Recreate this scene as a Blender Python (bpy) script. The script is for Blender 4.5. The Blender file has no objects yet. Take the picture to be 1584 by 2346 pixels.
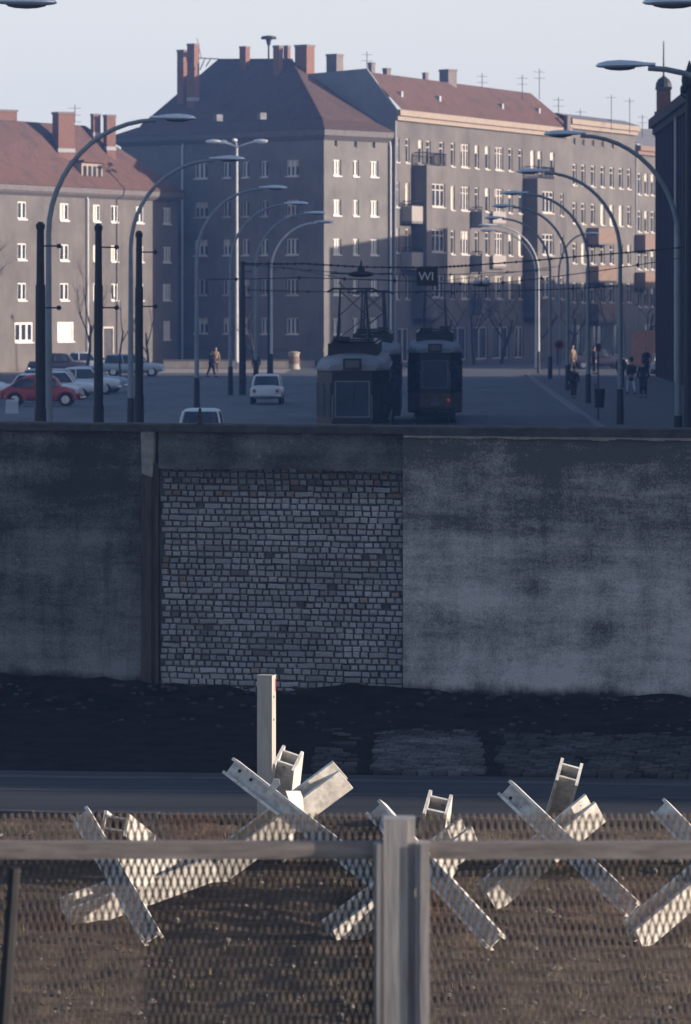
import bpy, bmesh, math, random
from mathutils import Vector, Matrix, noise
random.seed(7)
R = math.radians
S = bpy.context.scene
C = S.collection

# ------------------------------------------------------------------ camera
F = 8900.0; W0, H0 = 1584.0, 2346.0; VX, VY = 969.0, 686.0; EYE = 5.07
cd = bpy.data.cameras.new('camera'); cam = bpy.data.objects.new('camera', cd); C.objects.link(cam)
cam.location = (0, 0, EYE); cam.rotation_euler = (R(90), 0, 0)
cd.sensor_fit = 'VERTICAL'; cd.sensor_height = 36.0; cd.sensor_width = 24.3
cd.lens = F / H0 * 36.0
cd.shift_x = -(VX - W0 / 2) / H0; cd.shift_y = -(H0 / 2 - VY) / H0
cd.clip_start = 0.5; cd.clip_end = 3000
cd.dof.use_dof = True; cd.dof.focus_distance = 38.0; cd.dof.aperture_fstop = 7.0
S.camera = cam

# ------------------------------------------------------------------ sky, sun, exposure
SAZ = math.atan2(-0.16, 1.0)             # sun from the right, low
SEL = R(10.7)
sdir = Vector((math.cos(SAZ) * math.cos(SEL), math.sin(SAZ) * math.cos(SEL), math.sin(SEL)))
world = bpy.data.worlds.new('World'); S.world = world; world.use_nodes = True
nt = world.node_tree; nt.nodes.clear()
out = nt.nodes.new('ShaderNodeOutputWorld'); bg = nt.nodes.new('ShaderNodeBackground')
sky = nt.nodes.new('ShaderNodeTexSky'); sky.sky_type = 'NISHITA'; sky.sun_disc = False
sky.sun_elevation = SEL; sky.sun_rotation = math.pi / 2 - SAZ
sky.air_density = 1.0; sky.dust_density = 3.0; sky.ozone_density = 3.0; sky.altitude = 50
tcw = nt.nodes.new('ShaderNodeTexCoord'); sw = nt.nodes.new('ShaderNodeSeparateXYZ'); nt.links.new(tcw.outputs['Generated'], sw.inputs[0])
mrw = nt.nodes.new('ShaderNodeMapRange'); mrw.interpolation_type = 'SMOOTHSTEP'; nt.links.new(sw.outputs['Z'], mrw.inputs[0])
mrw.inputs[1].default_value = 0.05; mrw.inputs[2].default_value = 0.40; mrw.inputs[3].default_value = 0.88; mrw.inputs[4].default_value = 0.0
tint = nt.nodes.new('ShaderNodeMixRGB'); tint.blend_type = 'MULTIPLY'; tint.inputs[0].default_value = 1.0; tint.inputs[2].default_value = (1.08, 1.0, 0.98, 1)
mxw = nt.nodes.new('ShaderNodeMixRGB'); mxw.inputs[2].default_value = (3.05, 3.05, 3.1, 1)     # milky winter air low over the roofs
nt.links.new(sky.outputs[0], tint.inputs[1]); nt.links.new(mrw.outputs[0], mxw.inputs[0]); nt.links.new(tint.outputs[0], mxw.inputs[1])
nt.links.new(mxw.outputs[0], bg.inputs[0]); nt.links.new(bg.outputs[0], out.inputs[0])
bg.inputs[1].default_value = 0.15
sl = bpy.data.lights.new('sun', 'SUN'); sl.energy = 4.7; sl.angle = R(0.5); sl.color = (1.0, 0.87, 0.75)
so = bpy.data.objects.new('sun', sl); C.objects.link(so)
so.rotation_euler = sdir.to_track_quat('Z', 'Y').to_euler(); so.location = (60, 20, 40)
S.view_settings.view_transform = 'Standard'; S.view_settings.look = 'None'
S.view_settings.exposure = 0.98; S.view_settings.gamma = 1.0; S.view_settings.use_curve_mapping = False
S.cycles.volume_bounces = 1; S.cycles.max_bounces = 6
S.cycles.volume_step_rate = 5

# ------------------------------------------------------------------ helpers
def gpt(px, py):                       # a ground point seen at that place of the photograph
    Y = F * EYE / (py - VY); return Vector(((px - VX) * Y / F, Y, 0))
def ppt(px, py, Y):
    return Vector(((px - VX) * Y / F, Y, EYE - (py - VY) * Y / F))

class MB:
    def __init__(s): s.v = []; s.f = []
    def add(s, vs, fs):
        n = len(s.v); s.v += [Vector(v) for v in vs]; s.f += [tuple(i + n for i in f) for f in fs]; return s
    def quad(s, *p): return s.add(p, [tuple(range(len(p)))])
    def box(s, c, sz, rot=None):
        c = Vector(c); h = Vector(sz) / 2; vs = []
        for z in (-1, 1):
            for x, y in ((-1, -1), (1, -1), (1, 1), (-1, 1)):
                p = Vector((x * h.x, y * h.y, z * h.z))
                if rot is not None: p = rot @ p
                vs.append(c + p)
        return s.add(vs, [(3, 2, 1, 0), (4, 5, 6, 7), (0, 1, 5, 4), (1, 2, 6, 5), (2, 3, 7, 6), (3, 0, 4, 7)])
    def hexa(s, v): return s.add(v, [(3, 2, 1, 0), (4, 5, 6, 7), (0, 1, 5, 4), (1, 2, 6, 5), (2, 3, 7, 6), (3, 0, 4, 7)])
    def prism(s, poly, h):            # poly: list of 3D points, h: Vector
        n = len(poly); h = Vector(h); a = [Vector(p) for p in poly]; b = [p + h for p in a]
        fs = [tuple(range(n - 1, -1, -1)), tuple(range(n, 2 * n))] + [(i, (i + 1) % n, n + (i + 1) % n, n + i) for i in range(n)]
        return s.add(a + b, fs)
    def tube(s, pts, rad, n=8, cap=True):
        pts = [Vector(p) for p in pts]
        if not isinstance(rad, (list, tuple)): rad = [rad] * len(pts)
        rings = []; up = None
        for i, p in enumerate(pts):
            a = pts[max(i - 1, 0)]; b = pts[min(i + 1, len(pts) - 1)]; t = (b - a)
            t = t.normalized() if t.length > 1e-9 else Vector((0, 0, 1))
            if up is None: up = Vector((0, 0, 1)) if abs(t.z) < 0.9 else Vector((0, 1, 0))
            x = up.cross(t); x = x.normalized() if x.length > 1e-6 else Vector((1, 0, 0)).cross(t).normalized()
            y = t.cross(x).normalized(); up = y if abs(t.z) < 2 else up
            rings.append([p + (x * math.cos(2 * math.pi * k / n) + y * math.sin(2 * math.pi * k / n)) * rad[i] for k in range(n)])
        return s.loft(rings, cap)
    def loft(s, rings, cap=True):
        n = len(rings[0]); vs = [v for r in rings for v in r]; fs = []
        for i in range(len(rings) - 1):
            for k in range(n):
                a = i * n + k; b = i * n + (k + 1) % n; fs.append((a, b, b + n, a + n))
        if cap: fs.append(tuple(range(n - 1, -1, -1))); fs.append(tuple(range((len(rings) - 1) * n, len(rings) * n)))
        return s.add(vs, fs)
    def lathe(s, prof, c=(0, 0, 0), n=16, axis='z'):
        rings = []
        for r, z in prof:
            ring = []
            for k in range(n):
                a = 2 * math.pi * k / n; x, y = r * math.cos(a), r * math.sin(a)
                p = {'z': (x, y, z), 'y': (x, z, -y), 'x': (z, x, y)}[axis]
                ring.append(Vector(c) + Vector(p))
            rings.append(ring)
        return s.loft(rings)
    def ell(s, c, r, n=12, m=8, rot=None):
        rings = []
        for j in range(m + 1):
            t = -math.pi / 2 + math.pi * (0.02 + 0.96 * j / m); ring = []
            for k in range(n):
                a = 2 * math.pi * k / n
                p = Vector((r[0] * math.cos(t) * math.cos(a), r[1] * math.cos(t) * math.sin(a), r[2] * math.sin(t)))
                if rot is not None: p = rot @ p
                ring.append(Vector(c) + p)
            rings.append(ring)
        return s.loft(rings)
    def build(s, name, m, parent=None, smooth=False, world=True, fix=True):
        me = bpy.data.meshes.new(name); vs = s.v
        if parent is not None and world:
            q = Matrix.Rotation(-parent.rotation_euler.z, 3, 'Z'); o = Vector(parent.location)
            if parent.parent: o = o + Vector(parent.parent.location)
            vs = [q @ (v - o) for v in vs]
        me.from_pydata([tuple(v) for v in vs], [], s.f)
        if fix:
            bm = bmesh.new(); bm.from_mesh(me); bmesh.ops.recalc_face_normals(bm, faces=bm.faces); bm.to_mesh(me); bm.free()
        if smooth:
            for p in me.polygons: p.use_smooth = True
            try: me.set_sharp_from_angle(angle=R(40))
            except Exception: pass
        me.materials.append(m); o = bpy.data.objects.new(name, me); C.objects.link(o)
        if parent is not None: o.parent = parent
        return o

def tag(o, label, cat, group=None, kind=None):
    if label: o['label'] = label
    if cat: o['category'] = cat
    if group: o['group'] = group
    if kind: o['kind'] = kind
    return o
def thing(name, label, cat, loc=(0, 0, 0), rz=0, group=None):
    o = bpy.data.objects.new(name, None); C.objects.link(o); o.location = loc; o.rotation_euler = (0, 0, rz)
    o.empty_display_size = 0.2
    return tag(o, label, cat, group)
def struct(o): o['kind'] = 'structure'; return o
KIDS = {}
def kids(o): return [c for c in C.objects if c.parent == o]
def dup(root, loc, rz, label=None, group=None):
    r = root.copy(); C.objects.link(r); r.location = loc; r.rotation_euler = (0, 0, rz)
    if label: r['label'] = label
    if group: r['group'] = group
    for ch in kids(root):
        c = ch.copy(); C.objects.link(c); c.parent = r
        for g in kids(ch):
            d = g.copy(); C.objects.link(d); d.parent = c
    return r

# ------------------------------------------------------------------ materials
def mat(name, col, rough=0.85, var=0.25, scale=3.0, stretch=(1, 1, 1), bump=0.0, metal=0.0, col2=None, detail=6, spec=0.3, emit=None):
    m = bpy.data.materials.new(name); m.use_nodes = True; t = m.node_tree; b = t.nodes['Principled BSDF']
    b.inputs['Roughness'].default_value = rough; b.inputs['Metallic'].default_value = metal
    b.inputs['Specular IOR Level'].default_value = spec
    if emit: b.inputs['Emission Color'].default_value = (*emit[:3], 1); b.inputs['Emission Strength'].default_value = emit[3]
    tc = t.nodes.new('ShaderNodeTexCoord'); mp = t.nodes.new('ShaderNodeMapping'); mp.inputs['Scale'].default_value = stretch
    n = t.nodes.new('ShaderNodeTexNoise'); n.inputs['Scale'].default_value = scale; n.inputs['Detail'].default_value = detail
    n.inputs['Roughness'].default_value = 0.62
    t.links.new(tc.outputs['Object'], mp.inputs[0]); t.links.new(mp.outputs[0], n.inputs['Vector'])
    r = t.nodes.new('ShaderNodeValToRGB'); r.color_ramp.elements[0].position = 0.3; r.color_ramp.elements[1].position = 0.7
    c2 = col2 or tuple(min(1, c * (1 + var)) for c in col)
    r.color_ramp.elements[0].color = (*[c * (1 - var) for c in col], 1); r.color_ramp.elements[1].color = (*c2, 1)
    t.links.new(n.outputs['Fac'], r.inputs[0]); t.links.new(r.outputs[0], b.inputs['Base Color'])
    if bump:
        bp = t.nodes.new('ShaderNodeBump'); bp.inputs['Strength'].default_value = bump; bp.inputs['Distance'].default_value = 0.05
        t.links.new(n.outputs['Fac'], bp.inputs['Height']); t.links.new(bp.outputs[0], b.inputs['Normal'])
    return m

def spots(m, col, scale, th, soft=0.08, stretch=(1, 1, 1), off=0.0, amt=1.0):
    t = m.node_tree; b = t.nodes['Principled BSDF']; src = b.inputs['Base Color'].links[0].from_socket
    tc = t.nodes.new('ShaderNodeTexCoord'); mp = t.nodes.new('ShaderNodeMapping'); mp.inputs['Scale'].default_value = stretch; mp.inputs['Location'].default_value = (off, off, off)
    n = t.nodes.new('ShaderNodeTexNoise'); n.inputs['Scale'].default_value = scale; n.inputs['Detail'].default_value = 9; n.inputs['Roughness'].default_value = 0.68
    t.links.new(tc.outputs['Object'], mp.inputs[0]); t.links.new(mp.outputs[0], n.inputs['Vector'])
    r = t.nodes.new('ShaderNodeMapRange'); r.inputs[1].default_value = th; r.inputs[2].default_value = th + soft; r.inputs[4].default_value = amt; t.links.new(n.outputs['Fac'], r.inputs[0])
    x = t.nodes.new('ShaderNodeMixRGB'); t.links.new(r.outputs[0], x.inputs[0]); t.links.new(src, x.inputs[1]); x.inputs[2].default_value = (*col, 1); t.links.new(x.outputs[0], b.inputs['Base Color'])
    return m

def wall_mat(name, lo, hi, top_dark=0.5, bottom=0.25, zlo=2.4, zhi=4.0, vert=1.0):
    """Weathered render: boarding marks, run-off streaks, damp ragged foot."""
    m = bpy.data.materials.new(name); m.use_nodes = True; t = m.node_tree; b = t.nodes['Principled BSDF']
    b.inputs['Roughness'].default_value = 0.95; b.inputs['Specular IOR Level'].default_value = 0.15
    L = t.links; N = t.nodes.new
    tc = N('ShaderNodeTexCoord')
    def ns(sc, st, det=5, off=0):
        mp = N('ShaderNodeMapping'); mp.inputs['Scale'].default_value = st; mp.inputs['Location'].default_value = (off, off, off)
        n = N('ShaderNodeTexNoise'); n.inputs['Scale'].default_value = sc; n.inputs['Detail'].default_value = det; n.inputs['Roughness'].default_value = 0.7
        L.new(tc.outputs['Object'], mp.inputs[0]); L.new(mp.outputs[0], n.inputs['Vector']); return n.outputs['Fac']
    def ma(op, a, b_=None, c=None):
        n = N('ShaderNodeMath'); n.operation = op
        for i, x in enumerate((a, b_, c)):
            if x is None: continue
            if isinstance(x, (int, float)): n.inputs[i].default_value = x
            else: L.new(x, n.inputs[i])
        return n.outputs[0]
    big = ns(1.1, (1, 1, 1.2), 8); hor = ns(0.8, (0.5, 0.5, 3.2), 9, 3); ver = ns(1.3, (1.6, 1.6, 0.35), 8, 9); fine = ns(38, (1, 1, 1), 6)
    sp = N('ShaderNodeSeparateXYZ'); L.new(tc.outputs['Object'], sp.inputs[0]); z = sp.outputs['Z']
    v = ma('ADD', ma('MULTIPLY', big, 1.15), ma('MULTIPLY', hor, 1.05)); v = ma('ADD', v, ma('MULTIPLY', ver, 0.45 * vert)); v = ma('ADD', v, ma('MULTIPLY', fine, 0.8))
    v = ma('SUBTRACT', v, 1.25 + 0.225 * (vert - 1))
    v = ma('ADD', ma('MULTIPLY', ma('SUBTRACT', v, 0.475), 1.5), 0.60)
    tz = ma('ADD', z, ma('MULTIPLY', big, 1.3)); top = N('ShaderNodeMapRange'); L.new(tz, top.inputs[0])
    top.inputs[1].default_value = zlo + .6; top.inputs[2].default_value = zhi + .6; top.inputs[3].default_value = 0; top.inputs[4].default_value = top_dark
    v = ma('SUBTRACT', v, top.outputs[0])
    r = N('ShaderNodeValToRGB'); r.color_ramp.elements[0].position = 0.12; r.color_ramp.elements[1].position = 0.85
    r.color_ramp.elements[0].color = (*lo, 1); r.color_ramp.elements[1].color = (*hi, 1); L.new(v, r.inputs[0])
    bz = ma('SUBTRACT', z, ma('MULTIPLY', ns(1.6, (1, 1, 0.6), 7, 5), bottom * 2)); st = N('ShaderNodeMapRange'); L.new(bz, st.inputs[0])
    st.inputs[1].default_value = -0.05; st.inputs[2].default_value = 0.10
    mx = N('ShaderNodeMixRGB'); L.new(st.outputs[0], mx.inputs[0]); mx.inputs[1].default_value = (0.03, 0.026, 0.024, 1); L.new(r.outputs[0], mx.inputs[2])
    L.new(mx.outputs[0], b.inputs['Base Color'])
    bp = N('ShaderNodeBump'); bp.inputs['Strength'].default_value = 0.5; bp.inputs['Distance'].default_value = 0.03
    L.new(ma('ADD', fine, hor), bp.inputs['Height']); L.new(bp.outputs[0], b.inputs['Normal'])
    return m

def attr_mat(name, rough=0.9):
    m = bpy.data.materials.new(name); m.use_nodes = True; t = m.node_tree; b = t.nodes['Principled BSDF']
    b.inputs['Roughness'].default_value = rough; b.inputs['Specular IOR Level'].default_value = 0.15
    a = t.nodes.new('ShaderNodeAttribute'); a.attribute_name = 'tone'
    tc = t.nodes.new('ShaderNodeTexCoord'); n = t.nodes.new('ShaderNodeTexNoise'); n.inputs['Scale'].default_value = 35; n.inputs['Detail'].default_value = 5
    t.links.new(tc.outputs['Object'], n.inputs['Vector'])
    mr = t.nodes.new('ShaderNodeMapRange'); mr.inputs[3].default_value = 0.55; mr.inputs[4].default_value = 1.4; t.links.new(n.outputs['Fac'], mr.inputs[0])
    mx = t.nodes.new('ShaderNodeVectorMath'); mx.operation = 'SCALE'; t.links.new(a.outputs['Color'], mx.inputs[0]); t.links.new(mr.outputs[0], mx.inputs['Scale'])
    t.links.new(mx.outputs[0], b.inputs['Base Color'])
    bp = t.nodes.new('ShaderNodeBump'); bp.inputs['Strength'].default_value = 0.5; bp.inputs['Distance'].default_value = 0.01
    t.links.new(n.outputs['Fac'], bp.inputs['Height']); t.links.new(bp.outputs[0], b.inputs['Normal'])
    return m

M = {}
M['plaster_l'] = wall_mat('weathered_render_dark', (0.035, 0.036, 0.038), (0.19, 0.187, 0.187), 0.5, 0.28, zlo=0.7, zhi=3.3)
M['plaster_r'] = wall_mat('weathered_render_light', (0.075, 0.075, 0.077), (0.41, 0.395, 0.385), 0.55, 0.25, zlo=1.6, zhi=3.5, vert=1.5)
M['lintel'] = wall_mat('sooty_concrete', (0.035, 0.035, 0.037), (0.15, 0.15, 0.155), 0.25, 0.0, zlo=2.7, zhi=3.6)
M['coping'] = mat('coping_concrete', (0.045, 0.043, 0.045), 0.9, 0.4, 6, bump=0.3)
M['brick'] = attr_mat('whitewashed_brick')
M['mortar'] = mat('recessed_mortar', (0.035, 0.033, 0.033), 0.95, 0.4, 3.5, col2=(0.17, 0.168, 0.165), detail=9)
M['beamrust'] = mat('rusty_steel', (0.05, 0.038, 0.033), 0.8, 0.5, 8, (3, 3, 0.3), 0.2)
M['chalk'] = mat('pale_concrete', (0.2, 0.19, 0.175), 0.9, 0.3, 8, bump=0.2)
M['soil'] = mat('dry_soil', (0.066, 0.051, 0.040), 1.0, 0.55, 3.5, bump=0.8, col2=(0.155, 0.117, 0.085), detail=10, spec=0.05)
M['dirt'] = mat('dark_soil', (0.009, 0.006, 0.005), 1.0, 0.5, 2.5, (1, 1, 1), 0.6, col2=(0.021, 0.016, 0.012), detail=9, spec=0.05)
M['asphalt'] = mat('old_asphalt', (0.020, 0.020, 0.023), 0.85, 0.35, 1.2, (0.15, 2.2, 1), 0.1, col2=(0.034, 0.034, 0.038), detail=8)
M['street'] = mat('paved_street', (0.095, 0.096, 0.10), 0.9, 0.3, 1.6, (1, 0.5, 1), 0.15, detail=9)
M['pave'] = mat('footway_slabs', (0.095, 0.09, 0.085), 0.9, 0.25, 1.3, bump=0.1)
M['kerb'] = mat('kerb_granite', (0.165, 0.16, 0.158), 0.85, 0.3, 5)
M['fence_c'] = mat('fence_post_concrete', (0.27, 0.25, 0.235), 0.8, 0.3, 6, (4, 4, 0.3), 0.1)
M['rail'] = mat('weathered_rail', (0.19, 0.165, 0.148), 0.85, 0.35, 7, (0.6, 4, 4), 0.1)
M['mesh'] = mat('galvanised_mesh', (0.075, 0.057, 0.046), 0.6, 0.3, 4, metal=0.2)
M['beam'] = mat('whitewashed_steel', (0.50, 0.46, 0.41), 0.8, 0.35, 9, (1, 1, 1), 0.12, detail=8)
M['beam'].node_tree.nodes['Color Ramp'].color_ramp.elements[1].color = (0.70, 0.66, 0.59, 1)
M['postw'] = mat('painted_post', (0.36, 0.325, 0.28), 0.8, 0.14, 5, (4, 4, 0.5), 0.1)
M['red'] = mat('red_paint', (0.45, 0.03, 0.02), 0.6, 0.2, 5)
M['rock'] = mat('rubble_stone', (0.12, 0.108, 0.095), 0.95, 0.45, 9, bump=0.4)
M['dark'] = mat('tarred_steel', (0.018, 0.017, 0.018), 0.6, 0.3, 4)
M['polegrey'] = mat('grey_lamp_paint', (0.20, 0.22, 0.235), 0.55, 0.2, 2, metal=0.1)
M['polepale'] = mat('pale_and_sunlit_lamp_paint', (0.45, 0.45, 0.43), 0.5, 0.15, 2)  # own pale paint of some fittings, and painted sunlight on the far arched lamps
M['lamphead'] = mat('aluminium_lamp_head', (0.62, 0.64, 0.66), 0.32, 0.08, 3, metal=0.35)
M['lens'] = mat('lamp_lens', (0.10, 0.10, 0.11), 0.3, 0.1, 3)
M['stucco_l'] = mat('grey_brown_stucco', (0.118, 0.105, 0.096), 0.95, 0.16, 0.8, (1, 1, 0.6), 0.1, detail=9)
M['stucco_c'] = mat('grey_stucco', (0.150, 0.138, 0.126), 0.95, 0.14, 0.7, (1, 1, 0.6), 0.1, detail=9)
M['stucco_r'] = mat('taupe_stucco', (0.122, 0.108, 0.098), 0.95, 0.18, 0.6, (1, 1, 0.5), 0.1, detail=9)
M['stucco_b'] = mat('buff_stucco', (0.130, 0.116, 0.104), 0.95, 0.16, 0.7, (1, 1, 0.5), 0.1, detail=9)
M['gable'] = mat('grey_gable_render', (0.16, 0.16, 0.165), 0.95, 0.15, 0.6)
M['cornice'] = mat('cream_cornice', (0.26, 0.205, 0.16), 0.85, 0.12, 3)
M['cornice_g'] = mat('grey_cornice', (0.125, 0.11, 0.105), 0.9, 0.15, 3)
M['tile'] = mat('clay_roof_tiles', (0.088, 0.046, 0.034), 0.9, 0.35, 5.0, (1, 1, 3.5), 0.5, col2=(0.135, 0.072, 0.054), detail=8)
M['tile_d'] = mat('old_brown_tiles', (0.080, 0.048, 0.038), 0.9, 0.35, 5.0, (1, 1, 3.5), 0.5, detail=8)
M['slate'] = mat('grey_roofing', (0.14, 0.135, 0.14), 0.85, 0.25, 3)
M['chim'] = mat('chimney_brick', (0.18, 0.095, 0.070), 0.95, 0.3, 7, (1, 1, 2.5), 0.2)
M['chim_g'] = mat('rendered_chimney', (0.17, 0.14, 0.13), 0.95, 0.2, 4)
M['brickd'] = mat('dark_red_brick', (0.04, 0.02, 0.018), 0.9, 0.35, 6, (1, 1, 3), 0.3)
M['lead'] = mat('lead_flashing', (0.30, 0.30, 0.31), 0.7, 0.1, 3)
M['frame'] = mat('white_window_paint', (0.60, 0.57, 0.52), 0.6, 0.06, 3)
M['frame_g'] = mat('worn_window_paint', (0.42, 0.38, 0.34), 0.7, 0.15, 3)
M['glass'] = mat('window_glass', (0.03, 0.034, 0.042), 0.12, 0.5, 0.9, spec=0.5)
M['blind'] = mat('drawn_blind', (0.55, 0.50, 0.43), 0.8, 0.08, 2)
M['doorw'] = mat('dark_door_wood', (0.05, 0.045, 0.045), 0.7, 0.3, 3)
M['balc'] = mat('terracotta_balcony', (0.18, 0.12, 0.09), 0.85, 0.12, 3)
M['balc_g'] = mat('pale_balcony', (0.27, 0.235, 0.21), 0.85, 0.12, 4, (4, 4, 0.5))
M['pipe'] = mat('zinc_downpipe', (0.55, 0.54, 0.52), 0.5, 0.1, 3)
M['bark'] = mat('dark_bark', (0.045, 0.036, 0.032), 0.95, 0.4, 6, (2, 2, 0.5), 0.3)
M['tyre'] = mat('tyre_rubber', (0.015, 0.015, 0.016), 0.85, 0.2, 8)
M['chrome'] = mat('dull_chrome', (0.5, 0.5, 0.5), 0.3, 0.1, 3, metal=0.8)
M['carred'] = mat('faded_red_paint', (0.34, 0.05, 0.045), 0.4, 0.15, 2)
M['carwhite'] = mat('white_car_paint', (0.60, 0.61, 0.60), 0.35, 0.08, 2)
M['cargrey'] = mat('pale_grey_car_paint', (0.40, 0.43, 0.45), 0.35, 0.08, 2)
M['carblue'] = mat('pale_blue_car_paint', (0.26, 0.34, 0.42), 0.35, 0.08, 2)
M['cardark'] = mat('dark_car_paint', (0.04, 0.035, 0.05), 0.35, 0.1, 2)
M['tail'] = mat('tail_lens', (0.35, 0.02, 0.02), 0.3, 0.1, 3)
M['taillit'] = mat('lit_tail_lens', (0.5, 0.02, 0.02), 0.3, 0.1, 3, emit=(1.0, 0.05, 0.04, 0.12))
M['plate'] = mat('number_plate', (0.6, 0.6, 0.56), 0.5, 0.1, 3)
M['trambody'] = mat('dark_tram_paint', (0.022, 0.019, 0.019), 0.5, 0.25, 2.5)  # near-black body colour with slight random tone
M['tramlow'] = mat('dull_ochre_tram_paint', (0.12, 0.09, 0.05), 0.6, 0.25, 2.5, (1, 1, 2))
M['tramroof'] = mat('tram_roof_canvas', (0.22, 0.22, 0.23), 0.8, 0.2, 2)
M['tramglass'] = mat('tram_glass', (0.035, 0.05, 0.065), 0.1, 0.4, 1.5, spec=0.6)
M['skin'] = mat('skin', (0.42, 0.26, 0.19), 0.6, 0.08, 8)
M['hair'] = mat('dark_hair', (0.03, 0.022, 0.018), 0.8, 0.2, 20)
M['coatk'] = mat('black_wool', (0.018, 0.018, 0.022), 0.95, 0.2, 9)
M['coatb'] = mat('brown_wool', (0.05, 0.032, 0.026), 0.95, 0.2, 9)
M['coatn'] = mat('navy_cloth', (0.022, 0.03, 0.055), 0.95, 0.2, 9)
M['coatt'] = mat('tan_cloth', (0.22, 0.15, 0.10), 0.95, 0.15, 9)
M['sheet'] = mat('sign_black', (0.012, 0.011, 0.012), 0.5, 0.2, 3)
M['letter'] = mat('sign_letters', (0.62, 0.55, 0.53), 0.6, 0.1, 3)
M['poster'] = mat('rusty_red_hoarding', (0.075, 0.045, 0.042), 0.9, 0.25, 2)
M['hedge'] = mat('bare_hedge', (0.10, 0.07, 0.045), 0.95, 0.4, 5)

spots(M['beam'], (0.14, 0.09, 0.065), 5, 0.63, 0.10, off=2); spots(M['beam'], (0.30, 0.27, 0.24), 14, 0.60, 0.05, off=9, amt=.5)
spots(M['postw'], (0.12, 0.10, 0.085), 12, 0.66, 0.04); spots(M['fence_c'], (0.14, 0.095, 0.07), 5, 0.60, 0.12, (3, 3, 0.25), amt=.7)
spots(M['rail'], (0.08, 0.055, 0.045), 4, 0.52, 0.15, (0.5, 3, 3), amt=.8); spots(M['mesh'], (0.09, 0.05, 0.035), 3, 0.55, 0.1)
for k, c in (('stucco_l', (0.065, 0.055, 0.05)), ('stucco_c', (0.065, 0.058, 0.054)), ('stucco_r', (0.07, 0.062, 0.056)), ('stucco_b', (0.08, 0.07, 0.063))):
    spots(M[k], c, .22, .46, .25, (1, 1, 1.3), off=5, amt=.6); spots(M[k], tuple(x * 2.0 for x in c), .6, .60, .10, off=1, amt=.4); spots(M[k], tuple(x * .6 for x in c), 1.1, .56, .2, (1.6, 1.6, .15), off=3, amt=.5)
for k in ('tile', 'tile_d'): spots(M[k], (0.055, 0.035, 0.03), 0.8, .5, .15, off=7, amt=.7); spots(M[k], (0.19, 0.10, 0.075), 2.2, .60, .08, off=4, amt=.6)
spots(M['plaster_l'], (0.24, 0.24, 0.24), 2.2, .66, .04, off=3, amt=.6); spots(M['plaster_r'], (0.05, 0.05, 0.052), 2.6, .67, .03, off=6, amt=.35); spots(M['lintel'], (0.20, 0.2, 0.2), 2.6, .60, .05, off=6, amt=.7)
spots(M['street'], (0.03, 0.03, 0.033), .25, .5, .15, (1, .3, 1), amt=.6); spots(M['street'], (0.09, 0.088, 0.085), 1.4, .58, .1, off=3, amt=.5)
spots(M['asphalt'], (0.05, 0.048, 0.046), 1.5, .58, .1, (.4, 1.5, 1), amt=.6)
spots(M['soil'], (0.22, 0.18, 0.14), 14, .64, .04, amt=.8); spots(M['soil'], (0.045, 0.05, 0.025), 1.1, .56, .1, off=5, amt=.7)

spots(M['plaster_r'], (0.07, 0.07, 0.073), 2.4, .54, .14, (2.2, 2.2, .22), off=11, amt=.28); spots(M['plaster_l'], (0.03, 0.03, 0.032), 2.4, .54, .14, (2.2, 2.2, .22), off=14, amt=.5)
spots(M['beam'], (0.12, 0.07, 0.045), 16, .62, .06, off=20, amt=.85)

# ================================================================== SETTING
WO = Vector((-5.41, 49.7, 0)); WD = Vector((0.9640, -0.2665, 0)).normalized(); WN = Vector((-0.2665, -0.9640, 0)).normalized()
def wpt(u, v, z): return WO + WD * u + WN * v + Vector((0, 0, z))
RO = Vector((-4.6, 41.5, 0)); RD = Vector((0.9945, -0.105, 0)).normalized(); RN = Vector((-0.105, -0.9945, 0)).normalized()
def rpt(u, v, z): return RO + RD * u + RN * v + Vector((0, 0, z))

def hn(x, y, s, a, o=0): return noise.noise(Vector((x * s + o, y * s - o, o))) * a
struct(MB().quad((-170, -40, -0.06), (170, -40, -0.06), (170, 430, -0.06), (-170, 430, -0.06)).build('ground', M['dirt']))
# soil strip between the fence and the road: relief modelled
def relief(name, fn, nu, nv, m, hf):
    b = MB(); vs = []; fs = []
    for j in range(nv + 1):
        for i in range(nu + 1):
            p = fn(i / nu, j / nv); p.z += hf(p.x, p.y, i / nu, j / nv); vs.append(p)
    for j in range(nv):
        for i in range(nu):
            a = j * (nu + 1) + i; fs.append((a, a + 1, a + nu + 2, a + nu + 1))
    b.add(vs, fs); o = b.build(name, m, smooth=True); return struct(o)
def soil_h(x, y, s, t): return 0.005 + hn(x, y, 0.9, 0.06) + hn(x, y, 3.1, 0.035, 7) + hn(x, y, 9, 0.028, 3)
relief('soil_strip', lambda s, t: rpt(-9 + 24 * s, 17 + (3.75 - 17) * t, 0), 330, 170, M['soil'], soil_h)
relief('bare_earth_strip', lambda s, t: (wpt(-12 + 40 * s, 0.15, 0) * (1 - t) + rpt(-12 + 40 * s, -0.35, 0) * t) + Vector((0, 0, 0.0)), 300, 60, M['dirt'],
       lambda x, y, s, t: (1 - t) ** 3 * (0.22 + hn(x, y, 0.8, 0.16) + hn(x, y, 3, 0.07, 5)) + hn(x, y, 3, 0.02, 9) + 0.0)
struct(MB().quad(rpt(-30, -0.35, 0.0), rpt(60, -0.35, 0.0), rpt(60, 3.4, 0.0), rpt(-30, 3.4, 0.0)).build('border_road', M['asphalt']))
M['tar'] = mat('tar_seam', (0.055, 0.055, 0.06), 0.9, 0.4, 3, (0.5, 3, 1))
b = MB()
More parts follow.
